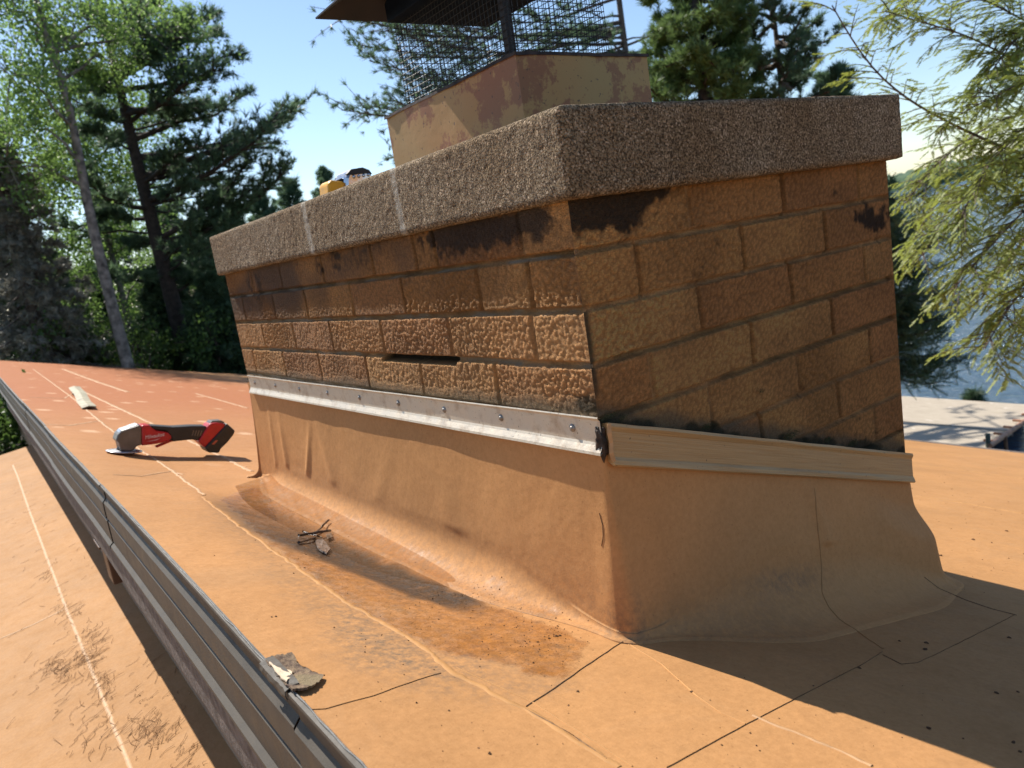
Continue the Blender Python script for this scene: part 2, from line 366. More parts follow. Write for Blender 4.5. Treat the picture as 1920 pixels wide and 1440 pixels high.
# masonry body with real recessed joints and blistered faces
JA = {0: [-.15, .149, .464, .556, .781, 1.11, 1.461, 1.76], 1: [.14, .315, .649, .949, 1.29, 1.587, 1.925], 2: [.154, .463, .803, 1.142, 1.45, 1.765], 3: [.304, .629, .937, 1.279, 1.604, 1.939]}
JBo = [.307, .617, .922]; JBe = [.151, .461, .766]
def brickface(u, z, face):
    row = np.clip(np.floor(-z / h4), 0, 11).astype(int)
    wob = .0016 * fbm(u * 14, z * 14, 0 * u, 3, 50 + face); wob2 = .0016 * fbm(u * 14, z * 14, 0 * u, 3, 60 + face)
    dz = np.abs(((-z + wob) / h4 + .5) % 1 - .5) * h4
    du = np.full(u.shape, 9.0); bid = np.zeros(u.shape); jrand = np.zeros(u.shape)
    for r in range(12):
        if face == 0: js = JA.get(r, [.15 + .305 * k for k in range(7)])
        elif face == 1: js = JBo if r % 2 == 0 else JBe
        else: js = [(.15 if r % 2 else .305) + .305 * k for k in range(7)]
        mk_ = row == r; uu = u[mk_] + wob2[mk_]
        d = np.abs(uu[:, None] - np.array(js)[None]); k = d.argmin(1); du[mk_] = d.min(1)
        bid[mk_] = r * 40 + np.searchsorted(np.array(sorted(js)), uu); jrand[mk_] = (np.sin((k + 1) * 12.9898 + r * 78.233 + face * 9) * 43758.5453) % 1
    rnd = (np.sin(bid * 12.9898 + face * 33.3) * 43758.5453) % 1; rnd2 = (np.sin(bid * 78.233 + face * 7) * 9631.77) % 1
    zr = (np.sin(np.round(-z / h4) * 5.33 + face * 3.7) * 731.1) % 1
    jw = .0048
    gz = 1 - sst(jw * .7, jw * 1.5, dz); gu = 1 - sst(jw * .6, jw * 1.5, du)
    depth = np.maximum(gz * (.005 + .009 * zr), gu * (.0045 + .010 * jrand))
    smear = sst(.2, .6, fbm(u * 5, z * 7, 0 * u, 3, 70 + face)) * .7     # joints smeared over with mortar
    depth = depth * (1 - smear) * (1.5 if face == 1 else 1.15)
    g = np.maximum(gz, gu)
    # blisters
    wx = u + .006 * fbm(u * 40, z * 40, 0 * u, 2, 80); wz = z + .006 * fbm(u * 40, z * 40, 5 + 0 * u, 2, 81)
    ang = .6
    a1 = wx * math.cos(ang) + wz * math.sin(ang); b1 = -wx * math.sin(ang) + wz * math.cos(ang)
    w1 = worley(a1 * 85, b1 * 125, 11); bl = 1 - sst(.05, .75, w1)
    amp = (.0014 + .0028 * rnd2) * (.55 + .45 * sst(-.3, .4, fbm(u * 9, z * 9, 0 * u, 2, 90)))
    hgt = -depth + (bl - .5) * amp * (1 - g) + .0008 * fbm(u * 60, z * 60, 0 * u, 3, 91)
    # colour
    base = np.array([.46, .252, .102]); redd = np.array([.38, .195, .085]); yel = np.array([.52, .30, .13])
    t = rnd[:, None]
    c = np.where(t < .5, redd + (base - redd) * (t * 2), base + (yel - base) * (t * 2 - 1))
    pat = sst(-.35, .45, fbm(u * 7, z * 7, 0 * u, 4, 95 + face))[:, None]
    c = c * (.84 + .26 * pat)
    c = c * (1 + .45 * (bl - .5)[:, None])
    mort = np.array([.42, .265, .14]) * (.8 + .5 * sst(-.4, .4, fbm(u * 20, z * 20, 0 * u, 3, 97)))[:, None]
    gs = np.maximum(g, smear * sst(.012, .004, np.minimum(dz, du)) * 0 + g)[:, None]
    c = c * (1 - gs * .85) + mort * gs * .85
    c = c * np.array([1.28, 1.17, 1.0]) * (1.16 if face == 1 else 1.0); c = np.clip(c, 0, .8)  # near face lighter, fill light for the shaded side put into the colour
    n1 = fbm(u * 16, z * 16, 0 * u, 5, 99 + face)
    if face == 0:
        lo_ = sst(-.195, -.21, z)[:, None]; c = c * (1 + .30 * lo_) + np.array([.07, .055, .04]) * lo_  # lower rows paler: weathering plus sunlight put into the colour
        # soot under the cap
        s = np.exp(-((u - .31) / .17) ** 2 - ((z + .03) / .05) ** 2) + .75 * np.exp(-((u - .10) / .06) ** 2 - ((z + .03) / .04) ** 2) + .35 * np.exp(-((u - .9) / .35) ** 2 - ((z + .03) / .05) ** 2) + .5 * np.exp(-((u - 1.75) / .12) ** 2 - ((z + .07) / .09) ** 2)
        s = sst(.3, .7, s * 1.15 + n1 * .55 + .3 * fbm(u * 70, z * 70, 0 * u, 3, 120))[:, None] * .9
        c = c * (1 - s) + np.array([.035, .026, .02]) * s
        # grey film on the upper rows
        f = (sst(-.23, -.14, z) * .8 * sst(-.3, .3, fbm(u * 4, z * 6, 0 * u, 3, 101)))[:, None]; c = c * (1 - f) + np.array([.17, .115, .08]) * f
        # pale mortar smear over the strip and white drips on joints
        zt = -.405 - .0075 * u; f = (sst(zt + .055, zt + .008, z + .012 * n1))[:, None] * .8; c = c * (1 - f) + np.array([.25, .20, .125]) * f
        hgt = np.where(f[:, 0] > .3, hgt * .4 + .001, hgt)
        f = ((gz > .3) & (row >= 1)) * sst(-.12, .28, fbm(u * 12, z * 60, 0 * u, 3, 103)) * .8; c = c * (1 - f[:, None]) + np.array([.6, .49, .37]) * f[:, None]
        gap = sst(.004, 0, np.abs(z + .3105 + .002 * (u - .64)) - .0065) * sst(.455, .463, u) * sst(.832, .824, u)
        hgt = hgt - gap * .035; c = c * (1 - gap[:, None] * .9)
        ms = sst(.35, .8, np.exp(-((u - .03) / .05) ** 2 - ((z + .375) / .02) ** 2) + n1 * .4)[:, None] * .8; c = c * (1 - ms) + np.array([.04, .045, .025]) * ms
    if face == 1:
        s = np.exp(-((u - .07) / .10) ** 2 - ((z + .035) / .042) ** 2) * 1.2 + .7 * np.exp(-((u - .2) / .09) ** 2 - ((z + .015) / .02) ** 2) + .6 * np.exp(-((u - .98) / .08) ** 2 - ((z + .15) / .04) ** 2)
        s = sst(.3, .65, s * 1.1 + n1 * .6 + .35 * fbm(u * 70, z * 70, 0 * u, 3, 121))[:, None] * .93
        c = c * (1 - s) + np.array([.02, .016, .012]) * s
        zt = -.407 - .349 * u
        f = sst(zt + .05, zt + .012, z + .014 * n1)[:, None] * .75; c = c * (1 - f) + np.array([.20, .17, .12]) * f
        ms = sst(.1, .5, sst(zt + .035, zt + .002, z) + n1 * 1.1 - .6)[:, None] * .8; c = c * (1 - ms) + np.array([.03, .035, .018]) * ms
        ms = (sst(.016, .004, u + .004 * n1) * sst(-.17, -.22, z) * sst(-.4, -.33, z) * .85)[:, None]; c = c * (1 - ms) + np.array([.05, .045, .03]) * ms
    return hgt, c
body = Acc(); cols = []
def wallface(face, n0, n1, z0, z1, st):
    us = np.linspace(0, n0, int(n0 / st) + 1); zs = np.linspace(z0, z1, int((z0 - z1) / st) + 1)
    U, Zz = np.meshgrid(us, zs, indexing='ij')
    hg, c = brickface(U.ravel(), Zz.ravel(), face); ed = np.minimum(U.ravel(), n0 - U.ravel())
    hg = hg * sst(0, .007, ed) - .0035 * (1 - sst(0, .006, ed)) * 0
    hg = hg.reshape(U.shape)
    if face == 0: P = np.stack([-hg, U, Zz], -1)
    elif face == 1: P = np.stack([U, -hg, Zz], -1); P = P[::-1]
    elif face == 2: P = np.stack([W + hg, U, Zz], -1); P = P[::-1]
    else: P = np.stack([U, L + hg, Zz], -1)
    cc = c.reshape(U.shape + (3,)); cc = cc[::-1] if face in (1, 2) else cc
    body.grid(P); cols.append(cc.reshape(-1, 3))
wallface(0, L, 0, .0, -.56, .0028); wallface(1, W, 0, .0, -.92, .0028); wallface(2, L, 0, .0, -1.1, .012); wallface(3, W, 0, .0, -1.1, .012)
mt, n = mat('blistered blocks')
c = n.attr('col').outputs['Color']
c = n.mix(n.ramp(n.noise(300, 3, .6), .35, .7), c, n.mix(1.0, c, (.72, .68, .62), 'MULTIPLY'))
sp = n.ramp(n.vor(420), .0, .18, 1, 0); c = n.mix(n.math('MULTIPLY', sp, .25), c, (.55, .42, .28))
wv_ = n.n('VectorMath', {0: n.obj((1, 1, 1.7)), 1: n.n('TexNoise', {'Vector': n.obj(), 'Scale': 60., 'Detail': 3.}).outputs[1]}, operation='MULTIPLY_ADD'); n.set(wv_.inputs[1], (1., 1., 1.)); nz_ = n.n('TexNoise', {'Vector': n.obj(), 'Scale': 55., 'Detail': 3.}); sc_v = n.n('VectorMath', {0: nz_.outputs[1], 1: (.022, .022, .022)}, operation='MULTIPLY'); n.nt.links.new(sc_v.outputs[0], wv_.inputs[2])
ed_ = n.vor(125, wv_.outputs[0], 'DISTANCE_TO_EDGE'); crs = n.math('MULTIPLY', n.ramp(ed_, .0, .10, 1, 0), n.ramp(n.noise(11, 4, .6), .35, .6))
c = n.mix(n.math('MULTIPLY', crs, .4), c, n.mix(1.0, c, (.35, .27, .2), 'MULTIPLY'))  # shadow of the crevices between blisters painted into the block colour
v = n.vor(190, n.obj((1, 1, 1.5)), 'SMOOTH_F1'); b1 = n.bump(n.ramp(v, .1, .6, 1, 0), .003); b2 = n.bump(n.noise(260, 5, .75), .004, nrm=b1); b2 = n.bump(n.ramp(ed_, 0, .3), .0028, nrm=b2)
n.P(Base_Color=c, Normal=b2, Roughness=.82, Specular_IOR_Level=.25); M['block'] = mt
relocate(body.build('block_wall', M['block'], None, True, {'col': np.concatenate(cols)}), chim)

# concrete cap: one closed, gritty, chipped box
def rough_box(lo, hi, st, amp, rnd, seed):
    A_ = Acc(); lo = np.array(lo); hi = np.array(hi); cs = []
    ax = [np.linspace(lo[i], hi[i], max(2, int((hi[i] - lo[i]) / st[i]) + 1)) for i in range(3)]
    for d in range(3):
        u, v = [(1, 2), (2, 0), (0, 1)][d]
        U, V_ = np.meshgrid(ax[u], ax[v], indexing='ij')
        for s in (0, 1):
            P = np.zeros(U.shape + (3,)); P[..., u] = U; P[..., v] = V_; P[..., d] = hi[d] if s else lo[d]
            Q = P.copy()
            # rounded arris
            e = [np.minimum(P[..., k] - lo[k], hi[k] - P[..., k]) for k in range(3)]; sg = [np.where(P[..., k] < (lo[k] + hi[k]) / 2, 1, -1) for k in range(3)]
            for k in range(3):
                o = [e[j] for j in range(3) if j != k]; mnn = np.minimum(o[0], o[1])
                Q[..., k] += sg[k] * (1 - sst(0, rnd * 2, mnn)) * rnd * .6 * (e[k] < 1e-6) * 1.0
            x, y, z = P[..., 0], P[..., 1], P[..., 2]
            for k in range(3): Q[..., k] += amp * fbm(x * 90, y * 90, z * 90, 3, seed + k) + amp * .9 * fbm(x * 9, y * 9, z * 9, 3, seed + 9 + k)
            A_.grid(Q if s else Q[::-1]); 
    return A_
cap = rough_box((-OV, -OVY, ZC), (W + OV, L + OVY, ZC + TC), (.006, .004, .004), .0012, .006, 200)
mt, n = mat('gritty concrete')
g = n.vor(260); tone = n.mix(n.ramp(n.noise(230, 3, .75), .43, .57), (.10, .068, .04), (.44, .335, .215))
tone = n.mix(n.ramp(n.vor(300, out=1), .75, .85), tone, (.7, .55, .4)); tone = n.mix(n.ramp(n.noise(5, 4), .35, .65), tone, n.mix(1., tone, (.8, .72, .62), 'MULTIPLY'))
P_ = n.sep(n.obj())
n2 = n.noise(60, 4)
def band(y0, wd):   # mortar joint between two cap stones
    sx = n.n('SeparateXYZ', {0: n.obj()})
    d = n.math('ABSOLUTE', n.math('SUBTRACT', n.math('ADD', sx.outputs[1], n.math('MULTIPLY', n.math('SUBTRACT', n2, .5), .02)), y0)); return n.ramp(d, wd, wd * 1.8, 1, 0)
jn = n.math('MAXIMUM', band(1.1047, .011), band(.5558, .009))
n.nt.nodes.remove(P_)
tone = n.mix(n.math('MULTIPLY', jn, n.ramp(n.noise(45, 5, .8), .35, .6, .15, .8)), tone, (.62, .58, .5))
hh = n.math('ADD', n.math('MULTIPLY', n.ramp(g, 0, .6, 1, 0), .5), n.noise(260, 4, .7))
b1 = n.bump(hh, .011); n.P(Base_Color=tone, Normal=b1, Roughness=.9, Specular_IOR_Level=.2); M['grit'] = mt
relocate(cap.build('concrete_cap', M['grit'], None, True), chim)

# curb membrane around the foot of the chimney
def curb():
    per = []   # (point, normal, side u)
    st = .008
    for y in np.arange(L, 0, -st): per.append((0, y, -1, 0, 0, min(y, L - y)))
    for k in range(1, 9): t = k / 9 * math.pi / 2; per.append((0, 0, -math.cos(t), -math.sin(t), 4, 0))
    for x in np.arange(0, W, st): per.append((x, 0, 0, -1, 1, min(x, W - x)))
    for k in range(0, 9): t = k / 9 * math.pi / 2; per.append((W, 0, math.sin(t), -math.cos(t), 5, 0))
    for y in np.arange(0, L, st * 3): per.append((W, y, 1, 0, 2, min(y, L - y)))
    for k in range(0, 6): t = k / 6 * math.pi / 2; per.append((W, L, math.cos(t), math.sin(t), 6, 0))
    for x in np.arange(W, 0, -st * 3): per.append((x, L, 0, 1, 3, min(x, W - x)))
    for k in range(0, 7): t = k / 6 * math.pi / 2; per.append((0, L, -math.sin(t), math.cos(t), 7, 0))
    per.append((0, L, -1, 0, 0, 0))
    per = np.array(per); bx, by, nx, ny, sd, cd = per.T
    top = -.445 - .352 * np.clip(bx, 0, W)
    prof = np.concatenate([np.linspace(0, .72, 60), .72 + .28 * (np.linspace(0, 1, 36)[1:] ** .8)]); 
    nP = len(per); nv = len(prof)
    # fillet radius: sharp at the near corner, soft along the sides
    rf = .012 + .072 * sst(0, .35, cd); rf = np.where((sd == 3) | (sd > 5), .05, rf); rf = np.where((sd == 1) | (sd == 5), .014 + .12 * sst(0, .35, bx), rf); rf = np.where(sd == 1, rf - (rf - .045) * sst(W - .3, W, bx), rf); rf = np.where((sd == 2) | (sd == 5), .045, rf)
    flange = .006 + .008 * sst(0, .2, cd)
    V = np.zeros((nP, nv, 3)); st_ = np.zeros((nP, nv, 3))
    for j, t in enumerate(prof):
        if t <= .72:
            k = t / .72; d = .005 + .030 * k ** 1.4; d = d + np.where(sd == 1, .01 * k, 0) * sst(0, .3, bx)
            d = d + np.where((sd == 5) | (sd == 2) | (sd == 1), .035 * sst(.35, .75, k) * sst(.75, 1.0, bx), 0)
            x = bx + nx * d; y = by + ny * d; rz = roofz(x, y); zb = rz + rf
            z = top + (zb - top) * k
            # wrinkles in the hanging sheet
            wr = .004 * fbm(by * 1.6 + bx * 1.6, z * 1.2, 0 * z, 2, 300) + .0013 * fbm(by * 9 + bx * 7, z * 3, 0 * z, 2, 301)
            for (yc, sl_, wd, am, z0, z1) in [(1.72, .25, .035, .012, -.80, -.60), (1.50, -.35, .03, .014, -.80, -.62), (1.30, .5, .05, .008, -.78, -.55), (.95, -.6, .07, .003, -.8, -.6), (1.85, .1, .03, .008, -.8, -.52), (.55, .9, .08, .006, -.8, -.55)]:
                wr = wr + np.where(sd == 0, .55 * am * np.exp(-((by - yc - sl_ * (z + .7)) / (wd * .6)) ** 2) * sst(z1 + .14, z1 - .12, z), 0)
            wr = wr + np.where(sd == 1, .007 * np.exp(-((bx - .60 + .1 * (z + .8)) / .02) ** 2) * sst(-.62, -.72, z), 0)
            wr = wr * sst(0, .55, k) * sst(0, .05, cd) * (1 - sst(.9, 1, k))
            V[:, j] = np.stack([x + nx * wr, y + ny * wr, z], -1)
        else:
            k = (t - .72) / .28; ph = min(1, k / .62) * math.pi / 2; ext = max(0, (k - .62) / .38)
            d0 = .035 + np.where(sd == 1, .01 * sst(0, .3, bx), 0)
            d0 = d0 + np.where((sd == 5) | (sd == 2) | (sd == 1), .035 * sst(.75, 1.0, bx), 0)
            d = d0 + rf * (1 - math.cos(ph)) + flange * ext
            x = bx + nx * d; y = by + ny * d
            z = roofz(x, y) + rf * (1 - math.sin(ph)) + .0035 * (1 - ext) + .0006 - .006 * (ext > .99) 
            V[:, j] = np.stack([x, y, z], -1)
    U = V.reshape(-1, 3); x, y, z = U.T
    hgt = z - roofz(x, y); on_a = (x < .02)
    d = .6 * sst(.075, .0, hgt + .03 * fbm(x * 9, y * 9, 0 * x, 4, 310)) * on_a * sst(.08, .16, y) * (1 - sst(2.0, 2.1, y)) * .9
    g = sst(.17, .0, hgt) * .55 * on_a + sst(.12, 0, hgt) * .45 * (y < .02) * sst(.45, .0, np.abs(x - .15)) + .8 * np.exp(-((x - .42) / .13) ** 2 - ((hgt - .08) / .03) ** 2) * (y < 0)
    st_ = np.stack([d, g, 0 * d + .04], -1)
    A_ = Acc(); A_.grid(V[::-1]); 
    return A_, st_.reshape(nP, nv, 3)[::-1].reshape(-1, 3), V
a, st_, CV = curb()
cu = relocate(a.build('curb_membrane', M['curb'], None, True, {'stain': st_}), chim)
bv_curb = BVHTree.FromPolygons([tuple(v) for v in a.V[0]], [tuple(f) for f in a.F[0].tolist()])

def hit(px, py, trees=(bv_roof, bv_curb)):
    r = Vector(ray(px, py)); best = None
    for t in trees:
        loc, nr, _, d = t.ray_cast(Vector(CP), r)
        if loc is not None and (best is None or d < best[2]): best = (loc, nr if nr.dot(r) < 0 else -nr, d)
    return best

# metal termination bar on the long side, in profile x (outwards) / z
M['alum'] = None
mt, n = mat('weathered aluminium')
gr = n.ramp(n.noise(22, 6, .7), .5, .68); sp = n.ramp(n.noise(170, 3, .6), .66, .72)
c = n.mix(n.math('MULTIPLY', gr, .55), (.56, .49, .39), (.30, .20, .12)); c = n.mix(sp, c, (.06, .045, .035))
n.P(Base_Color=c, Metallic=.3, Roughness=n.ramp(n.noise(40), .3, .7, .38, .6), Normal=n.bump(n.noise(90, 4), .0008)); M['alum'] = mt
def barz(y): return -.398 - .0088 * y
y = np.linspace(-.012, L - .035, 60); zt = barz(y)
prof = [(-.004, -.002), (-.0125, .0035), (-.0135, .001), (-.0085, -.005), (-.0085, -.046), (-.0105, -.051), (-.0175, -.062), (-.0185, -.067), (-.0175, -.0675), (-.004, -.055)]
a = Acc(); a.grid(np.stack([np.stack([px_ + .0012 * fbm(y * 5, 0 * y, 0 * y, 2, 7), y, zt + pz], -1) for px_, pz in prof], 0)[::-1])
bar = relocate(a.build('termination_bar', M['alum']), chim)
M['screw'] = simple('dull screw metal', (.28, .25, .22), .45, metal=.7)
for yy in [1.9641, 1.7275, 1.4834, 1.2418, 1.0059, .7671, .533, .2983, .0665]:
    a = Acc(); a.lathe([(0, .0046), (.0028, .0044), (.0040, .0032), (.0044, .0020), (.0074, .0016), (.0080, .0004), (.0080, -.001)], (-.0085, yy, -.4225 - .0088 * yy), (-1, 0, 0), 18)
    o = a.build('screw', M['screw'], bar, True)
# tan cover bar on the near side, sloping with the roof
M['tanbar'] = None
mt, n = mat('tan coated metal')
st = n.noise(14, 5, .6, n.n('Mapping', {'Vector': n.n('Mapping', {'Vector': n.obj(), 'Rotation': (0, -.338, 0)}).outputs[0], 'Scale': (.5, 1, 24)}).outputs[0]); c = n.mix(n.ramp(st, .35, .65), (.34, .205, .085), (.41, .265, .12)); c = n.mix(n.ramp(n.noise(120, 3), .68, .74), c, (.1, .07, .04))
n.P(Base_Color=c, Roughness=.5, Metallic=.1, Normal=n.bump(st, .0012)); M['tanbar'] = mt
x = np.linspace(.004, W - .002, 70); zt = -.410 - .3505 * x
prof = [(-.002, .000), (-.020, .004), (-.022, -.002), (-.0175, -.012), (-.0175, -.060), (-.0215, -.066), (-.0235, -.0745), (-.020, -.078), (-.004, -.070)]
a = Acc(); a.grid(np.stack([np.stack([x, py_ + .0015 * fbm(x * 6, 0 * x + k_, 0 * x, 2, 17), zt + pz + .0012 * fbm(x * 14, 0 * x, 0 * x, 3, 27) * (k_ in (1, 2))], -1) for k_, (py_, pz) in enumerate(prof)], 0))
for xx in (.004, W - .002):
    P = [(xx, py_, -.410 - .3505 * xx + pz) for py_, pz in prof]; a.add(np.array(P), [tuple(range(len(P)))])
relocate(a.build('cover_bar', M['tanbar']), chim)
# torn sealant and grime in the open corner between the bars
M['tar'] = simple('dark flaking sealant', (.05, .03, .02), .7, var=.5, scale=70, bump=.004, bscale=120)
def lump(c, r, seed, nn=14, sq=(1, 1, 1), amp=.4):
    t = np.linspace(0, math.pi, nn); p = np.linspace(0, 2 * math.pi, nn * 2 + 1); T, Pp = np.meshgrid(t, p, indexing='ij')
    D = np.stack([np.sin(T) * np.cos(Pp), np.sin(T) * np.sin(Pp), np.cos(T)], -1)
    rr = r * (1 + amp * fbm(D[..., 0] * 2.3 + seed, D[..., 1] * 2.3, D[..., 2] * 2.3, 3, seed))
    return D * rr[..., None] * np.array(sq) + np.array(c)
a = Acc(); a.grid(lump((-.004, -.004, -.442), .026, 3, sq=(.42, .42, 1.25), amp=.9)); relocate(a.build('corner_sealant', M['tar'], None, True), chim)
a = Acc(); P = np.array([(.0035, -.020, -.409), (.0, -.021, -.425), (.003, -.019, -.445), (-.001, -.020, -.462), (.004, -.018, -.480)])
a.grid(np.stack([P + np.array([-.004, -.002, 0]), P + np.array([.004, -.004, .0])], 0)); o = relocate(a.build('torn_flap', M['bead']), chim); sm = o.modifiers.new('t', 'SOLIDIFY'); sm.thickness = .0012

# sheet-metal flue casing, flange, mesh, hood
mt, n = mat('flaking painted steel')
pk = n.ramp(n.math('ADD', n.noise(5.5, 7, .68), n.math('MULTIPLY', n.noise(45, 4, .7), .25)), .635, .68)
c = n.mix(pk, (.37, .225, .08), (.25, .11, .045)); c = n.mix(n.ramp(n.noise(70, 4, .7), .62, .68), c, (.07, .045, .03)); c = n.mix(n.ramp(n.noise(2.5, 3), .4, .7), c, n.mix(1., c, (1.1, .85, .7), 'MULTIPLY'))
n.P(Base_Color=c, Roughness=.62, Normal=n.bump(n.noise(30, 4), .001)); M['casing'] = mt
M['hooddark'] = simple('sooty hood metal', (.005, .010, .024), .7, var=.3, scale=12, spec=.08)
M['hoodbrown'] = simple('brown hood metal', (.032, .024, .025), .6, var=.35, scale=9)
M['rust'] = simple('dark rusty lip', (.05, .032, .028), .8, var=.5, scale=40, bump=.002)
cx0, cx1, cy0, cy1, cz0, cz1 = .30, .742, .456, 1.115, ZC + TC - .02, .364
a = Acc()
def side(p, q, bowl=.004):
    t = np.linspace(0, 1, 40); z = np.linspace(cz0, cz1, 14); T, Z_ = np.meshgrid(t, z, indexing='ij'); p = np.array(p); q = np.array(q); nrm = np.array([(q - p)[1], -(q - p)[0]]); nrm = nrm / np.linalg.norm(nrm)
    b = bowl * fbm(T * 2.5 + p[0] * 9, Z_ * 6, 0 * T, 3, 400) * np.sin(T * math.pi)
    a.grid(np.stack([p[0] + (q - p)[0] * T + nrm[0] * b, p[1] + (q - p)[1] * T + nrm[1] * b, Z_], -1))
side((cx0, cy0), (cx1, cy0)); side((cx1, cy0), (cx1, cy1)); side((cx1, cy1), (cx0, cy1)); side((cx0, cy1), (cx0, cy0))
cas = relocate(a.build('flue_casing', M['casing'], None, True), chim)
a = Acc(); lp = .005
for (p, q) in [((cx0 - lp, cy0 - lp), (cx1 + lp, cy0 - lp)), ((cx1 + lp, cy0 - lp), (cx1 + lp, cy1 + lp)), ((cx1 + lp, cy1 + lp), (cx0 - lp, cy1 + lp)), ((cx0 - lp, cy1 + lp), (cx0 - lp, cy0 - lp))]:
    t = np.linspace(0, 1, 36); p = np.array(p); q = np.array(q); dr = (q - p) / np.linalg.norm(q - p); inn = np.array([-dr[1], dr[0]])
    rows = []
    for k, (i_, z_) in enumerate([(.0, -.008), (.001, .000), (.012, .0025), (.05, .003)]):
        wv = .003 * fbm(t * 7 + p[0] * 3, 0 * t, 0 * t, 3, 410) * (k < 2); mit = i_
        pt = p[None] + dr * mit + ((q - p) - 2 * mit * dr)[None] * t[:, None] + inn * i_ + inn * wv[:, None]
        rows.append(np.concatenate([pt, (cz1 + z_ + wv * .8)[:, None]], 1))
    a.grid(np.stack(rows, 0))
o = a.build('rusty_rim', M['rust'], cas); o.matrix_parent_inverse = Matrix.Identity(4)
# corner posts
zm = .584; mx0, mx1, my0, my1 = .302, .612, .464, .985
a = Acc(); 
a.box((mx0 + .016, my0 + .022, (cz1 + zm) / 2), (.020, .005, zm - cz1)); a.box((mx0 + .008, my0 + .030, (cz1 + zm) / 2), (.005, .018, zm - cz1))
relocate(a.build('corner_post', M['hoodbrown']), chim)
# woven wire mesh, four sides, pitch 12 mm, slightly bent wires
M['wire'] = simple('black wire', (.012, .013, .016), .5, var=.2)
a = Acc(); pit = .0158; rw = .0011
cor = [(mx0, my0), (mx1, my0), (mx1, my1), (mx0, my1)]
for s in range(4):
    p = np.array(cor[s]); q = np.array(cor[(s + 1) % 4]); ln = np.linalg.norm(q - p); dr = (q - p) / ln; nr = np.array([dr[1], -dr[0]])
    def bend(u, z): return .004 * fbm(u * 3 + s * 7, z * 5, 0 * u + s, 2, 420), .0028 * fbm(u * 4 + s * 7, z * 7, 0 * u, 2, 421), .0025 * fbm(u * 4 + s * 3, z * 5, 0 * u + 4, 2, 422)
    for u0 in np.arange(0, ln + .001, pit):
        z = np.linspace(cz1 - .002, zm + .005, 9); u = np.full_like(z, u0 + random.uniform(-.0008, .0008)); b, du_, dz_ = bend(u, z)
        P = np.stack([p[0] + dr[0] * (u + du_) + nr[0] * b, p[1] + dr[1] * (u + du_) + nr[1] * b, z], -1); a.tube(P, rw, 4, False)
    for z0 in np.arange(cz1 + .008, zm, pit):
        u = np.linspace(0, ln, int(ln / .04)); z = np.full_like(u, z0 + random.uniform(-.0006, .0006)); b, du_, dz_ = bend(u, z)
        P = np.stack([p[0] + dr[0] * u + nr[0] * b, p[1] + dr[1] * u + nr[1] * b, z + dz_], -1); a.tube(P, rw, 4, False)
relocate(a.build('wire_mesh', M['wire']), chim)
a = Acc(); a.box(((.272 + .622) / 2, (.30 + .965) / 2, zm + .09), (.35, .665, .18)); relocate(a.build('hood_box', M['hooddark'], bevel=.003), chim)
hx, hy, hz = .085, 1.02, .603
a = Acc()
P = np.array([[(hx, hy, hz), (.9, hy, hz)], [(hx - .01, .15, hz + .0), (.9, .15, hz)]])
a.box(((hx + .85) / 2, (hy + .2) / 2, zm + .186), (.85 - hx, hy - .2, .01)) if False else None
top = np.array([(.44, .62, .80)]); q4 = np.array([(hx, hy, hz + .006), (.64, hy, hz + .006), (.64, .28, hz + .006), (hx, .28, hz + .006)])
a.add(np.concatenate([q4, top]), [(0, 1, 4), (1, 2, 4), (2, 3, 4), (3, 0, 4)])
a.add(np.concatenate([q4 - [0, 0, .004], top - [0, 0, .006]]), [(1, 0, 4), (2, 1, 4), (3, 2, 4), (0, 3, 4)])
a.add(np.concatenate([q4, q4 - [0, 0, .004]]), [(i, i + 4, (i + 1) % 4 + 4, (i + 1) % 4) for i in range(4)])
relocate(a.build('rain_hood', M['hoodbrown']), chim)

# moss tufts on top of the cover bar
M['moss'] = foliage('dark moss', (.012, .02, .008), (.05, .07, .02), .1)
def mossy(c, r, nn, seed):
    rg = np.random.default_rng(seed); A_ = Acc()
    D = rg.normal(size=(nn, 3)); D /= np.linalg.norm(D, axis=1)[:, None]; D[:, 2] = np.abs(D[:, 2]) * .6 + .1; D[:, 1] -= .3
    pos = np.array(c) + rg.normal(size=(nn, 3)) * np.array([r * .75, r * .2, r * .28])
    base = np.array([(-.12, 0, 0), (.12, 0, 0), (0, 0, 1.)]); R = frames(D, rg); A_.inst(base, [(0, 1, 2)], R, pos, rg.uniform(.3, .8, nn) * r * .45); return A_
def frames(D, rg):
    D = D / (np.linalg.norm(D, axis=1)[:, None] + 1e-9); t = rg.normal(size=D.shape); A_ = np.cross(D, t); A_ /= np.linalg.norm(A_, axis=1)[:, None] + 1e-9; B = np.cross(D, A_)
    return np.stack([A_, B, D], -1)
for i, (mx, mr) in enumerate([(.02, .012), (.275, .012), (.46, .008), (.545, .018), (.69, .012), (.795, .014), (.05, .010)]):
    g_ = -.400 - .3505 * mx
    mossy((mx, -.010, g_ + (.10 if mx == .46 else 0.006)), mr, 260, 500 + i).build('moss_tuft', M['moss'])
    o = bpy.context.scene.collection.objects[-1]; relocate(o, chim)

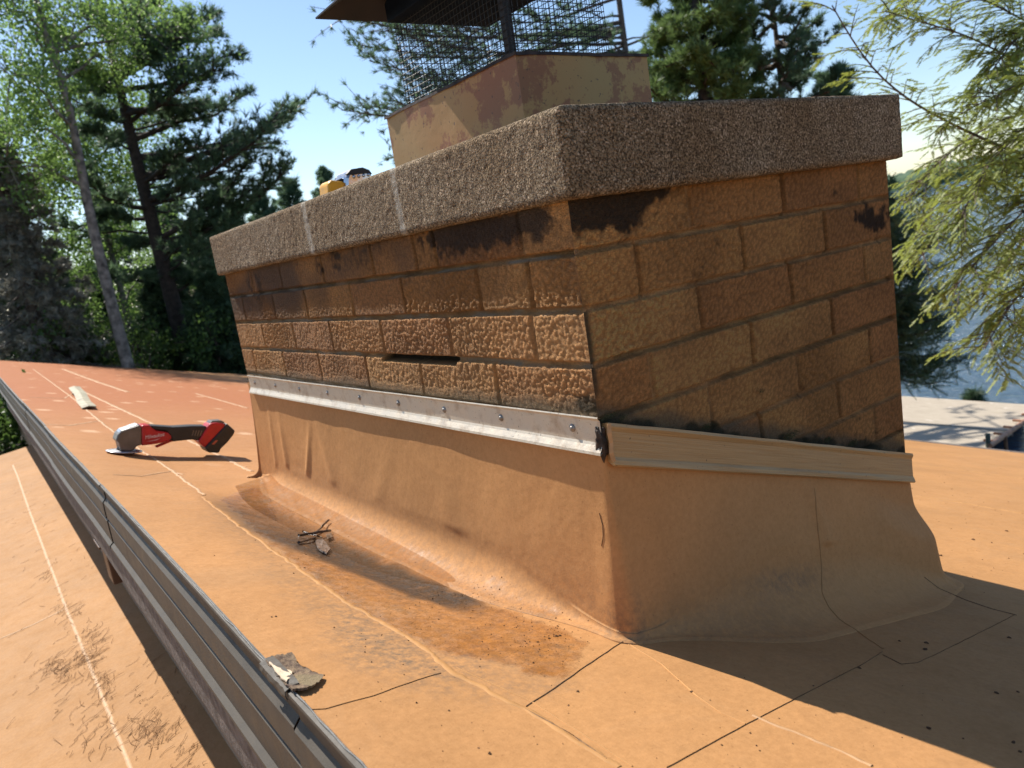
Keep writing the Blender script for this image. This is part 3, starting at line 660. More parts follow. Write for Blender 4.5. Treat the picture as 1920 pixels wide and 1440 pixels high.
# ------------------------------------------------------------------ seams of the membrane
def dens(pts, step=5):
    out = []
    for (x0, y0), (x1, y1) in zip(pts[:-1], pts[1:]):
        k = max(1, int(math.hypot(x1 - x0, y1 - y0) / step)); out += [(x0 + (x1 - x0) * i / k, y0 + (y1 - y0) * i / k) for i in range(k)]
    return out + [pts[-1]]
def hitp(px, py, trees=(bv_roof, bv_curb)):
    h_ = hit(px, py, trees)
    return h_ if h_ and h_[2] < 3 else (Vector(on(px, py, (SL, 0, 1), -0.818 - SL * .03)), Vector((SL, 0, 1)).normalized(), 1)
def seam(name, pts, wd, ht, mt, trees=(bv_roof, bv_curb), jit=.4, step=5, parent=None, root=None, seed=0, gaps=0):
    P, Nn = [], []
    for x, y in dens(pts, step):
        hh_ = hit(x, y, trees)
        if hh_: P.append(np.array(hh_[0])); Nn.append(np.array(hh_[1]))
    if len(P) < 3: return
    P = np.array(P); Nn = np.array(Nn); s = np.concatenate([[0], np.cumsum(np.linalg.norm(np.diff(P, axis=0), axis=1))])
    t = np.arange(0, s[-1], max(.006, s[-1] / 900)); P = np.stack([np.interp(t, s, P[:, k]) for k in range(3)], -1); Nn = np.stack([np.interp(t, s, Nn[:, k]) for k in range(3)], -1)
    T = np.gradient(P, axis=0); S = np.cross(T, Nn); S /= np.linalg.norm(S, axis=1)[:, None]; Nn /= np.linalg.norm(Nn, axis=1)[:, None]
    P = P + S * (wd * jit * 1.2 * fbm(t * 30, 0 * t, 0 * t, 3, seed))[:, None]
    ww = wd * (1 + jit * fbm(t * 60, 0 * t, 0 * t, 3, seed + 1))
    if gaps: ww = ww * sst(gaps - .25, gaps + .1, fbm(t * 22, 0 * t + 3, 0 * t, 3, seed + 2) + .35)
    rows = [P + S * (ww * c)[:, None] + Nn * (z_ + .0006) for c, z_ in [(-.5, -.0014), (-.42, ht * .7), (0, ht), (.42, ht * .7), (.5, -.0014)]]
    a = Acc(); a.grid(np.stack(rows, 0)); o = a.build(name, mt, None, True)
    relocate(o, root or house) if parent is None else None
    if parent is not None:
        o.parent = parent; o.matrix_parent_inverse = parent.matrix_parent_inverse
        o.matrix_parent_inverse = Matrix.Translation(-Vector((root or house).location)) if False else Matrix.Identity(4)
    return o
def rseam(*a_, **k_): return seam('seam', *a_, parent=roof, **k_)
rseam([(62, 692), (135, 745), (200, 800), (265, 845), (320, 880), (385, 930)], .014, .0012, M['bead'], seed=1)
rseam([(380, 932), (440, 980), (523, 1039), (649, 1129), (783, 1205), (855, 1265), (980, 1326), (1097, 1398), (1168, 1440)], .012, .0003, M['seamband'], seed=2)
rseam([(855, 1252), (1000, 1318), (1115, 1392), (1190, 1440)], .0022, .0008, M['seamband'], seed=3)
rseam([(148, 730), (280, 792), (380, 838), (473, 884)], .022, .0012, M['bead'], seed=4)
rseam([(118, 692), (180, 715), (240, 735)], .04, .0012, M['bead'], seed=5); rseam([(368, 738), (465, 765)], .028, .0012, M['bead'], seed=6)
rseam([(212, 890), (262, 893), (320, 884), (345, 890)], .008, .0010, M['bead'], seed=7); rseam([(85, 796), (130, 798), (180, 790)], .014, .001, M['bead'], seed=8); rseam([(55, 745), (120, 747), (145, 733)], .012, .001, M['bead'], seed=9)
rseam([(575, 1331), (610, 1330), (660, 1315), (700, 1305), (740, 1290), (800, 1270), (828, 1262)], .0022, .0006, M['crack'], seed=10, gaps=45)
rseam([(1168, 1203), (1100, 1248), (1040, 1290), (985, 1326)], .0014, .0010, M['crack'], seed=11, jit=.5, gaps=.35)
rseam([(1178, 1207), (1240, 1245), (1300, 1300), (1350, 1336), (1398, 1358)], .0022, .0010, M['seamband'], seed=12)
rseam([(1250, 1440), (1330, 1396), (1400, 1358), (1450, 1332), (1560, 1275), (1620, 1245), (1655, 1222)], .0014, .0008, M['crack'], seed=13, gaps=45)
rseam([(1410, 1342), (1480, 1370), (1560, 1402), (1640, 1438)], .006, .001, M['bead'], seed=14)
rseam([(1655, 1216), (1610, 1185), (1573, 1160)], .004, .001, M['seamband'], seed=15)
rseam([(1655, 1228), (1690, 1246), (1720, 1243), (1760, 1225), (1820, 1195), (1870, 1170), (1905, 1152)], .0016, .0008, M['crack'], seed=16, gaps=45)
rseam([(1733, 1082), (1760, 1103), (1810, 1125), (1860, 1142), (1908, 1154)], .0022, .0010, M['crack'], seed=17)
rseam([(1702, 844), (1800, 854), (1919, 868)], .035, .001, M['seamband'], seed=18); rseam([(1720, 872), (1820, 884), (1919, 898)], .03, .001, M['seamband'], seed=19); rseam([(1716, 929), (1800, 942), (1919, 963)], .02, .001, M['seamband'], seed=20)
rseam([(985, 1330), (1060, 1370), (1140, 1425)], .003, .0008, M['crack'], seed=21, gaps=.5)
seam('seam', [(1527, 915), (1531, 960), (1535, 1000), (1540, 1060), (1541, 1110), (1555, 1140), (1573, 1160)], .0035, .0010, M['seamband'], parent=cu, seed=22, root=chim)
seam('tear', [(1124, 962), (1130, 985), (1131, 1005), (1127, 1028)], .0011, .0008, M['crack'], parent=cu, seed=23, root=chim, step=2)
ls = lambda *a_, **k_: seam('seam', *a_, trees=(bv_low,), parent=lowroof, **k_)
M['lowbead'] = simple('lower seam bead', (.43, .245, .11), .6, var=.12, scale=60)
ls([(24, 872), (32, 890), (56, 960), (90, 1050), (124, 1140), (180, 1275), (215, 1365), (247, 1445)], .017, .0003, M['lowbead'], seed=31, jit=.12, step=14)
ls([(0, 1198), (60, 1172), (122, 1142)], .010, .0008, M['lowbead'], seed=32, jit=.2)

# ------------------------------------------------------------------ puddle
mt, n = mat('shallow water')
tr = n.n('BsdfTransparent', {0: (.90, .86, .80)}); gl = n.n('BsdfGlossy', {0: (1., 1., 1.), 1: .03, 'Normal': n.bump(n.noise(35, 3), .0006)})
fr = n.n('Fresnel', {0: 1.33}); mx = n.n('MixShader', {0: fr}); n.nt.links.new(tr.outputs[0], mx.inputs[1]); n.nt.links.new(gl.outputs[0], mx.inputs[2]); n.nt.links.new(mx.outputs[0], n.out.inputs[0])
a = Acc(); X, Y = np.meshgrid(np.linspace(-.36, -.03, 12), np.linspace(.25, 1.93, 60), indexing='ij'); a.grid(np.stack([X, Y, 0 * X - .8035], -1))
tag(a.build('puddle', mt), kind='structure')

# ------------------------------------------------------------------ small things on the roof
def frame_at(px, py, trees=(bv_roof, bv_curb)):
    h_ = hit(px, py, trees); return h_
M['chip'] = simple('wet bark chip', (.16, .125, .105), .3, var=.5, scale=60, bump=.004, bscale=90)
M['stick'] = simple('wet dark stick', (.06, .045, .04), .3, var=.5, scale=60, bump=.003, bscale=120)
def stick(pa, pb_, r, lab, lift=.004, la=0, lb=0):
    A0, B0 = np.array(hit(*pa)[0]), np.array(hit(*pb_)[0]); A0[2] += lift + la; B0[2] += lift + lb
    c0 = (A0 + B0) / 2; t = np.linspace(0, 1, 14)[:, None]; P = A0 + (B0 - A0) * t - c0; P += np.stack([.002 * fbm(t[:, 0] * 5, 0 * t[:, 0], 0 * t[:, 0] + k, 3, int(pa[0]) + k) for k in range(3)], -1)
    a = Acc(); a.tube(P, r * (1 + .35 * fbm(t[:, 0] * 9, 0 * t[:, 0], 0 * t[:, 0], 2, 5)), 7); o = a.build('twig', M['stick'], None, True); o.location = c0
    return tag(o, lab, 'twig', 'twigs lying in the puddle')
stick((590, 1004), (617, 981), .0032, 'dark twig sticking up at a slant from the puddle above the others', lb=.006)
stick((560, 1008), (622, 1001), .0040, 'longer wet bark twig lying across the middle of the puddle bundle', la=.002, lb=.008)
stick((560, 1021), (592, 1012), .0034, 'short wet grey twig at the left of the puddle bundle', la=.001, lb=.003)
stick((568, 1001), (606, 1012), .0022, 'thin twig crossing under the bark twigs in the puddle', la=.003, lb=.003)
def slab(pts, th, name, mt, lab, cat, lift=.002, trees=(bv_roof, bv_curb), sub=6, curl=.0, seed=1, group=None, cols=None):
    P = np.array([np.array(hitp(x, y, trees)[0]) for x, y in pts]); nr = np.array(hitp(*pts[0], trees)[1]); c0 = P.mean(0)
    n_ = len(P); ring = []
    for s in (1, .8, .55, .3, .05): ring.append(c0 + (P - c0) * s)
    G = np.array(ring); G = G + nr * (lift + th)
    e = np.linalg.norm(G - c0, axis=2); G = G + nr * ((curl * (e / e.max()) ** 2 + th * .35 * fbm(G[..., 0] * 60, G[..., 1] * 60, 0 * e, 3, seed))[..., None])
    G = np.concatenate([(ring[0] + nr * (lift + curl * .8))[None], G], 0) - c0
    G = np.concatenate([G, G[:, :1]], 1); a = Acc(); a.grid(G[:, ::-1]); o = a.build(name, mt, None, False); o.location = c0
    return tag(o, lab, cat, group)
def ragged(pts, amp=1.2, step=4, seed=0):
    rg = random.Random(seed); d = dens(list(pts) + [pts[0]], step)[:-1]; return [(x + rg.uniform(-amp, amp), y + rg.uniform(-amp, amp)) for x, y in d]
slab(ragged([(590, 1018), (604, 1015), (618, 1033), (612, 1043), (596, 1034)], .7, 4, 2), .004, 'bark_chip', M['chip'], 'flat wet bark chip lying below the twigs in the puddle', 'bark chip', .004)
slab(ragged([(612, 1008), (622, 1004), (624, 1012), (614, 1016)], .5, 3, 3), .003, 'bark_chip', M['chip'], 'small bark flake at the right end of the puddle twigs', 'bark chip', .006)
# scrap of old flashing hooked over the roof edge
mt, n = mat('torn flashing scrap'); c = n.mix(n.ramp(n.noise(70, 6, .75), .38, .62), (.07, .04, .028), (.24, .165, .095)); c = n.mix(n.ramp(n.noise(11, 3), .56, .6), c, (.2, .15, .08))
n.P(Base_Color=c, Roughness=.9, Normal=n.bump(n.noise(110, 6, .7), .005)); M['scrap'] = mt
M['cream'] = simple('cream scrap underside', (.6, .47, .33), .6, var=.08, scale=40)
scr = empty('flashing_scrap', tuple(np.array(hit(545, 1270)[0])), label='torn brown and cream flashing scrap folded over the grey roof edge', cat='flashing scrap')
def slab2(pts, th, mt, lift, curl, seed, name):
    o = slab(pts, th, name, mt, None, None, lift, curl=curl, seed=seed)
    del_l = o.location.copy(); o.parent = scr; o.location = del_l - Vector(scr.location); return o
slab2(ragged([(497, 1246), (505, 1241), (550, 1235), (556, 1247), (560, 1250), (572, 1258), (605, 1274), (598, 1288), (575, 1300), (548, 1303), (532, 1290), (516, 1268)], 1.6, 4, 5), .003, M['scrap'], .001, .006, 9, 'bitumen_sheet')
slab2(ragged([(503, 1252), (520, 1262), (537, 1266), (546, 1270), (545, 1280), (536, 1291), (520, 1275)], 1.2, 4, 6), .0025, M['cream'], .0065, .002, 10, 'cream_face')
y0, y1 = hitp(497, 1246)[0].y, hitp(535, 1296)[0].y; ys = np.linspace(y0 + .006, y1 - .002, 12)
rows = [np.stack([x_ + .001 * vn(ys * 90, 0 * ys, 0 * ys, k), ys, z_ + .0012 * vn(ys * 120, 0 * ys, 0 * ys, k + 3)], -1) for k, (x_, z_) in enumerate([(-.606, -.6405), (-.617, -.6395), (-.6265, -.6425), (-.628, -.650), (-.627, -.657)])]
a = Acc(); a.grid(np.stack(rows, 0)[::-1] - np.array(scr.location)); o = a.build('metal_clip', M['paint'], scr); sm = o.modifiers.new('t', 'SOLIDIFY'); sm.thickness = .0018
# peeling pale strip far up the roof
P = [np.array(hit(x, y)[0]) for x, y in [(142, 737), (152, 745), (158, 756), (168, 768)]]
P = np.array(P); t = np.linspace(0, 1, 16); Q = np.stack([np.interp(t, np.linspace(0, 1, 4), P[:, k]) for k in range(3)], -1)
Q[:, 2] += .006 + .05 * (1 - t) ** 3 + .012 * np.sin(t * 5) ** 2; c0 = Q.mean(0); Q -= c0
M['pale'] = simple('pale peeled strip', (.34, .3, .2), .7, var=.4, scale=14)
a = Acc(); a.grid(np.stack([Q - np.array([.045, 0, 0]), Q + np.array([.0, 0, .006]), Q + np.array([.045, 0, -.01])], 0)); o = a.build('peeled_strip', M['pale']); o.location = c0; tag(o, 'pale curled strip of peeled membrane lying alone on the far left roof', 'strip'); sm = o.modifiers.new('t', 'SOLIDIFY'); sm.thickness = .006
# dirt clods
M['clod'] = simple('dry brown clod', (.20, .10, .045), .95, var=.5, scale=90, bump=.004, bscale=150)
CL = [(918, 1413, 8, 'brown curled bark crumb on the lit roof at the very bottom of the picture'), (842, 1333, 5, 'small brown crumb on the lit roof right of the dark crack'), (1083, 1297, 6, 'round brown clod on the lit roof just right of the puddle end'), (1297, 1298, 7, 'brown clod sitting on the edge of the sunlit patch corner'),
      (1190, 1335, 3, 'tiny brown speck on the sunlit square patch'), (1686, 1202, 5, 'dark crumb in the shade left of a pair of crumbs'), (1737, 1206, 7, 'dark flake in the shade, upper one of a close pair'), (1735, 1218, 8, 'dark flake in the shade, lower one of a close pair'), (1612, 1253, 6, 'dark clod in the shade just above the long crack'),
      (1892, 1196, 6, 'dark crumb in the shade near the right edge of the curved patch'), (1869, 1300, 7, 'dark round clod in the middle of the shaded roof at far right'), (1909, 1298, 5, 'small dark crumb right beside the round clod at far right'), (1741, 1366, 8, 'flat dark flake low in the shaded roof'), (1900, 1393, 7, 'dark flake low in the shade, nearer of two at the right'), (1912, 1410, 6, 'dark flake in the bottom right corner of the roof'), (1806, 1385, 4, 'small dark crumb low in the shaded roof between two flakes'),
      (1525, 1286, 4, 'tiny clod in the shade on the lower long crack'), (509, 1157, 4, 'left crumb of two near the roof edge'), (517, 1156, 5, 'right crumb of two near the roof edge'), (684, 1223, 4, 'lone crumb on the greyish stain above the crack'), (571, 1065, 4, 'dark crumb beside the upper seam of the puddle'), (1042, 1193, 6, 'orange clod in a cluster at the near end of the puddle, right one'), (1050, 1192, 6, 'orange clod at the right tip of the puddle cluster'), (1030, 1197, 5, 'orange clod at the left of the puddle cluster'), (1008, 1204, 5, 'single orange clod left of the puddle cluster'),
      (1763, 1042, 6, 'brown clod on the sunlit lake side roof near the chimney'), (1824, 1012, 6, 'brown clod on the sunlit lake side roof, upper middle'), (1887, 996, 5, 'brown crumb on the sunlit lake side roof at far right')]
me_c = [None] * 3
for k in range(3):
    a = Acc(); a.grid(lump((0, 0, 0), 1, 30 + k, 8, (1.2, .8, .55), .6)); me_c[k] = a.build('dirt_clod', M['clod'], None, False)
proto = me_c
for i, (x, y, s, lab) in enumerate(CL):
    o = proto[i % 3].copy(); COL.objects.link(o); o.name = 'dirt_clod'; hh_ = hit(x, y); dist = hh_[2]
    o.scale = (s / F * dist * .42,) * 3; o.location = hh_[0] + hh_[1] * (o.scale[0] * .2); o.rotation_euler = (0, math.atan(SL), random.uniform(0, 6)); tag(o, lab, 'dirt clod', 'loose dirt clods on the roof')
for p_ in proto: bpy.data.objects.remove(p_)
# fine crumbs nobody could count
rg = np.random.default_rng(11); pos = []
for (x, y, sx, sy, k) in [(1010, 1195, 60, 25, 170), (900, 1130, 60, 20, 60), (760, 1170, 60, 30, 40), (560, 1030, 60, 30, 40), (1800, 960, 80, 60, 90), (1800, 1060, 90, 20, 20), (1300, 1380, 200, 60, 30), (700, 1330, 150, 80, 30), (1550, 1300, 250, 90, 30), (1130, 1010, 50, 110, 14), (850, 1120, 170, 40, 60), (980, 1070, 150, 40, 40), (1780, 900, 60, 40, 40)]:
    for _ in range(k): pos.append((rg.normal(x, sx), rg.normal(y, sy)))
Pp, Ss = [], []
for x, y in pos:
    hh_ = hit(x, y)
    if hh_ and hh_[1].z > .5 and hh_[2] < 9: Pp.append(np.array(hh_[0]) + [0, 0, .0007]); Ss.append((.6 + rg.exponential(.6)) * .0011 * min(2.5, max(1, hh_[2] / 1.8)))
b = np.array([(1, 0, -.3), (-.6, .8, -.3), (-.5, -.7, -.3), (.1, .1, .6)]); a = Acc(); D = rg.normal(size=(len(Pp), 3)); a.inst(b, [(0, 1, 3), (1, 2, 3), (2, 0, 3)], frames(np.array([(0, 0, 1.)] * len(Pp)) + D * .15, rg), np.array(Pp), np.array(Ss))
tag(a.build('roof_grit', M['clod']), kind='stuff')
# dry pine needles drifted on the lower roof
M['needle'] = simple('dry pine needles', (.26, .13, .05), .8, var=.4, scale=50)
a = Acc(); cl = [(235, 850, 1)] * 0
spots = [(110, 1255, 22, 12, 90), (160, 1235, 18, 10, 60), (190, 1280, 12, 16, 60), (150, 1200, 20, 30, 60), (185, 1190, 10, 12, 30), (280, 1385, 30, 20, 60), (270, 1360, 20, 10, 30), (180, 1370, 30, 30, 30), (350, 1420, 15, 20, 25), (130, 1140, 20, 8, 30), (90, 1075, 10, 10, 20), (200, 1330, 70, 60, 60), (100, 1330, 60, 60, 20), (120, 1050, 60, 60, 40), (60, 960, 40, 40, 25), (300, 1300, 40, 50, 30)]
for (x, y, sx, sy, k) in spots:
    for _ in range(int(k * .8)):
        hh_ = hit(rg.normal(x, sx), rg.normal(y, sy), (bv_low,))
        if not hh_: continue
        an = rg.normal(.9, .5); ln = rg.uniform(.035, .085) if rg.random() < .6 else rg.uniform(.01, .03); d = np.array([math.cos(an), math.sin(an), .1 * math.cos(an)]); P0 = np.array(hh_[0]) + [0, 0, .002]
        t = np.linspace(0, 1, 4)[:, None]; cv = np.array([-d[1], d[0], 0]) * rg.normal(0, .006)
        a.tube(P0 + d * ln * (t - .5) + cv * (t * (1 - t)) * 4 + np.array([0, 0, 1]) * rg.uniform(0, .006) * t, .0008, 3, False)
tag(a.build('pine_needle_litter', M['needle']), kind='stuff')
# single bare twigs on the lower roof
# ------------------------------------------------------------------ red angle grinder
GY = 2.74
gr0 = on(330, 850, (0, 1, 0), GY)
grd = empty('angle_grinder', tuple(gr0), label='red and black cordless angle grinder lying on the roof left of the chimney', cat='power tool')
def gp(zx, zy, y=GY): return on(180 + zx / 6.4, 760 + zy / 6.4, (0, 1, 0), GY)
def gprism(pts, th, name, mt, yo=0, bev=.006, parent=None):
    P = np.array([gp(*q) for q in pts]) - gr0; P[:, 1] += yo - th / 2; a = Acc(); a.prism(P, (0, th, 0)); return a.build(name, mt, parent or grd, False, bevel=bev)
M['gred'] = simple('red tool plastic', (.42, .012, .015), .38, var=.12, scale=30); M['gblk'] = simple('black tool rubber', (.02, .019, .018), .5, var=.2, scale=40)
M['ggry'] = simple('grey gear housing', (.13, .115, .10), .42, metal=.4, scale=30); M['gsil'] = simple('bright cast metal', (.5, .5, .52), .3, metal=.8)
M['white'] = simple('white lettering', (.75, .6, .58), .5)
gprism([(250, 440), (215, 410), (240, 335), (285, 290), (500, 222), (522, 250), (522, 465), (470, 470), (445, 505), (400, 540), (270, 525)], .10, 'gear_head', M['ggry'])
gprism([(235, 345), (285, 285), (480, 215), (510, 225), (505, 250), (300, 330), (240, 360)], .075, 'head_cover', M['gsil'], 0, .003)
gprism([(522, 228), (620, 222), (650, 260), (700, 290), (840, 310), (885, 372), (840, 418), (700, 448), (600, 462), (522, 470)], .098, 'motor_body', M['gred'])
gprism([(600, 228), (700, 235), (900, 248), (1120, 236), (1280, 236), (1330, 260), (1195, 412), (1130, 400), (1000, 412), (900, 425), (870, 365), (830, 300), (650, 275)], .082, 'handle', M['gblk'])
gprism([(705, 490), (722, 505), (900, 432), (1100, 408), (1100, 396), (880, 415)], .03, 'paddle_switch', M['gred'], 0, .003)
gprism([(1195, 420), (1300, 250), (1340, 205), (1400, 195), (1500, 205), (1530, 235), (1275, 495)], .095, 'battery_foot', M['gred'])
gprism([(1335, 215), (1365, 178), (1480, 172), (1525, 195), (1500, 215), (1400, 215)], .07, 'foot_top', M['ggry'], 0, .004)
bt = gprism([(1270, 492), (1500, 245), (1530, 200), (1632, 292), (1612, 340), (1540, 430), (1462, 505), (1440, 555), (1315, 550)], .11, 'battery', M['gblk'])
M['org'] = simple('orange label', (.45, .10, .05), .5)
P = np.array([gp(*q) for q in [(1350, 450), (1375, 455), (1425, 405), (1400, 400)]]) - gr0; P[:, 1] -= .0575; a = Acc(); a.prism(P, (0, .003, 0)); a.build('label', M['org'], bt)
for k in range(4):
    q0 = 1120 + k * 32; P = np.array([gp(*q) for q in [(q0, 355), (q0 + 12, 355), (q0 + 32, 290), (q0 + 20, 290)]]) - gr0; P[:, 1] -= .0425; a = Acc(); a.prism(P, (0, .003, 0)); a.build('vent_slot', M['ggry'], grd)
dc = gp(345, 570) - gr0; a = Acc(); a.lathe([(0, .009), (.02, .009), (.024, .003), (.062, .004), (.074, .001), (.074, -.003), (.06, -.006), (0, -.006)], (dc[0], dc[1], dc[2] + .010), (SL, 0, 1), 40); a.build('cutting_disc', M['gsil'], grd, True)
a = Acc(); a.lathe([(.03, .035), (.034, .01), (0, .008)], (dc[0], dc[1], dc[2] + .006), (SL, 0, 1), 24); a.build('spindle', M['ggry'], grd, True)
cu_ = bpy.data.curves.new('txt', 'FONT'); cu_.body = 'Milwaukee'; cu_.size = .045; cu_.shear = .3; cu_.extrude = .0006
to = bpy.data.objects.new('txt', cu_); COL.objects.link(to); me = to.to_mesh().copy(); COL.objects.unlink(to); bpy.data.objects.remove(to)
lo = bpy.data.objects.new('lettering', me); COL.objects.link(lo); me.materials.append(M['white']); lo.parent = grd
p0 = gp(562, 392) - gr0; p1 = gp(795, 350) - gr0; wdt = max(v.co.x for v in me.vertices); sc_ = np.linalg.norm(p1 - p0) / wdt
lo.location = (p0[0], -.0502, p0[2]); lo.scale = (sc_, sc_ * 1.25, 1); lo.rotation_euler = (math.pi / 2, -math.atan2((p1 - p0)[2], (p1 - p0)[0]), 0)
P = np.array([gp(*q) for q in [(580, 420), (700, 395), (745, 372), (700, 402)]]) - gr0; P[:, 1] -= .0505; a = Acc(); a.prism(P, (0, .001, 0)); a.build('lettering', M['white'], grd)

# ------------------------------------------------------------------ yellow tool on the cap
ty = empty('power_tool', (.42, 1.72, ZC + TC), label='yellow power tool with a chrome and black domed housing on top of the chimney cap', cat='power tool')
M['yel'] = simple('yellow tool plastic', (.75, .36, .02), .35, var=.1); M['chrome'] = simple('chrome', (.6, .6, .62), .15, metal=1, var=.1)
def tl(px, py, y=1.72): return on(px, py + 6, (0, 1, 0), y)
def tpr(pts, th, name, mt, yo=0, bev=.006):
    P = np.array([tl(*q) for q in pts]) - np.array(ty.location); P[:, 1] += yo - th / 2; a = Acc(); a.prism(P, (0, th, 0)); return a.build(name, mt, ty, False, bevel=bev)
tpr([(607, 352), (606, 341), (612, 334), (622, 336), (637, 338), (640, 392), (609, 392)], .09, 'yellow_body', M['yel'], 0, .008)
tpr([(621, 336), (634, 330), (640, 332), (640, 342), (624, 342)], .06, 'grip', M['gblk'], 0, .003)
tpr([(636, 385), (636, 330), (641, 320), (652, 314), (668, 312), (680, 316), (687, 326), (692, 385)], .11, 'chrome_housing', M['chrome'], 0, .014)
tpr([(638, 325), (646, 316), (668, 312.5), (680, 317), (686, 325), (676, 324), (660, 325), (650, 327)], .118, 'dark_window', M['gblk'], 0, .003)
tpr([(669, 316), (670, 309), (673, 309), (673, 316)], .02, 'clip', M['chrome'], 0, .001)
for k in range(4):
    a = Acc(); c_ = tl(652 + k * 9, 330 - k * 1.2) - np.array(ty.location); a.lathe([(0, .012), (.005, .011), (.008, 0)], (c_[0], c_[1] - .05, c_[2]), (0, -1, 0), 12); a.build('rivet', M['chrome'], ty, True)

# ------------------------------------------------------------------ ground, lake, far shore
def gz(x, y):
    s = x - 12.0 - 1.3 * np.clip(np.asarray(y, float) - 9, 0, 40) - 1.5 * fbm(np.asarray(y) * .05, 0 * np.asarray(y), 0 * np.asarray(y), 2, 600)
    return -5.0 + .5 * fbm(x * .06, y * .06, 0 * x, 3, 601) - 3.0 * sst(-2, 6, s) - .02 * np.clip(s, 0, 300)
mt, n = mat('forest floor'); n.P(Base_Color=n.mix(n.ramp(n.noise(.8, 6, .7), .35, .65), (.06, .045, .025), (.05, .085, .025)), Roughness=.95, Normal=n.bump(n.noise(3, 6), .1))
X, Y = np.meshgrid(axis((-300, -30, 15), (-30, 60, 1.5), (60, 400, 15)), axis((-120, -10, 10), (-10, 90, 1.5), (90, 400, 15)), indexing='ij')
a = Acc(); a.grid(np.stack([X, Y, gz(X, Y)], -1)); tag(a.build('ground', mt, None, True), kind='structure')
LK = -6.4
mt, n = mat('lake water')
wv = n.noise(1.0, 6, .62, n.obj((1.5, .5, 1)), .3); wv2 = n.noise(5, 4, .6, n.obj((1.6, .5, 1)))
bw = n.bump(n.math('ADD', wv, n.math('MULTIPLY', wv2, .3)), .45)
n.P(Base_Color=(.035, .08, .14), Roughness=.12, IOR=1.33, Normal=bw, Specular_IOR_Level=.5)
a = Acc(); X, Y = np.meshgrid(axis((-50, 60, 10), (60, 2400, 180)), axis((-1200, -40, 200), (-40, 60, 10), (60, 2600, 220)), indexing='ij'); a.grid(np.stack([X, Y, 0 * X + LK], -1)); tag(a.build('lake', mt), kind='structure')
# far wooded shore
mt, n = mat('far wooded hills'); n.P(Base_Color=n.mix(n.ramp(n.noise(.03, 5, .7), .35, .65), (.03, .06, .035), (.08, .13, .055)), Roughness=.95)
azs = np.radians(np.linspace(20, 110, 500)); rows = []
for k, (dd, hk) in enumerate([(0, 0), (3, .45), (30, .8), (90, 1.0), (260, .9)]):
    rr = 720 + dd + 40 * fbm(azs * 9, 0 * azs, 0 * azs, 3, 610); zz = LK - .5 + hk * (17 + 7 * fbm(azs * 14, 0 * azs, 0 * azs, 3, 611) + 3.2 * fbm(azs * 420, 0 * azs + k, 0 * azs, 3, 612) * (k > 0))
    rows.append(np.stack([rr * np.sin(azs), rr * np.cos(azs), zz], -1))
a = Acc(); a.grid(np.stack(rows, 0)[::-1]); tag(a.build('hills', mt, None, True), kind='structure')

# dock with plank deck
dock = empty('dock', (18.2, 9, LK), label='weathered grey plank boat dock on the lake beyond the roof edge', cat='dock')
mt, n = mat('weathered planks')
pv = n.n('SeparateXYZ', {0: n.obj()}); ln = n.math('FRACT', n.math('MULTIPLY', pv.outputs[0], 7.2)); gapm = n.ramp(n.math('ABSOLUTE', n.math('SUBTRACT', ln, .5)), .44, .48)
c = n.mix(n.ramp(n.noise(2.5, 5, .7, n.obj((4, .7, 1))), .3, .7), (.30, .25, .185), (.43, .365, .28)); c = n.mix(n.ramp(n.noise(3.2, 4, .6, n.obj((2, .7, 1))), .64, .7), c, (.62, .56, .48)); c = n.mix(gapm, c, (.2, .16, .12))
n.P(Base_Color=c, Roughness=.85); M['plank'] = mt
dc0 = np.array(dock.location)
e0, e1 = 6.2, 15.0
a = Acc(); a.box(((16.3 + 17.63) / 2 - dc0[0], (e0 + e1) / 2 - dc0[1], -6.03 - LK), (1.33, e1 - e0, .06)); a.build('deck', M['plank'], dock)
a = Acc(); a.box(((17.70 + 20.03) / 2 - dc0[0], (e0 + .1 + e1) / 2 - dc0[1], -6.03 - LK), (2.33, e1 - e0 - .1, .06)); a.build('deck', M['plank'], dock)
a = Acc(); a.box((17.665 - dc0[0], (e0 + e1) / 2 - dc0[1], -6.08 - LK), (.08, e1 - e0, .06)); a.build('deck_beam', M['rough_board'], dock)
a = Acc(); a.box((18.2 - dc0[0], (e0 + e1) / 2 + .3 - dc0[1], -6.28 - LK), (3.4, e1 - e0 - .6, .4)); a.build('crib', M['rough_board'], dock)
M['rustpipe'] = simple('rusty pipe', (.42, .22, .13), .6, var=.3, scale=8)
fr_ = empty('pipe_frame', (18, 6.0, LK), label='rusty steel pipe frame standing against the end of the dock', cat='pipe frame'); f0 = np.array(fr_.location)
a = Acc(); A0 = on(1856, 836, (0, 0, 1), -5.95); B0 = on(1990, 742, (0, 0, 1), -5.95); a.tube(np.stack([A0 + (B0 - A0) * t for t in np.linspace(0, 1, 6)]) - f0, .055, 10); a.build('top_pipe', M['rustpipe'], fr_, True)
A1 = A0 + [-.1, -.25, -.75]; B1 = B0 + [-.1, -.25, -.75]; a = Acc(); a.tube(np.stack([A1 + (B1 - A1) * t for t in np.linspace(0, 1, 6)]) - f0, .04, 10); a.build('lower_pipe', M['rustpipe'], fr_, True)
for t in (.16, .45, .75):
    c_ = A0 + (B0 - A0) * t - f0; a = Acc(); a.tube([c_ + [0, -.05, .02], c_ + [0, -.08, -1.6]], .04, 8); a.build('post', M['rustpipe'], fr_, True)
for k in range(8):
    c_ = A0 + (B0 - A0) * (k + .5) / 8 - f0; a = Acc(); a.box(c_ + [-.02, .12, .03], (.05, .2, .05)); a.build('bracket', M['rustpipe'], fr_)
M['green'] = simple('dark green post', (.06, .075, .055), .6)
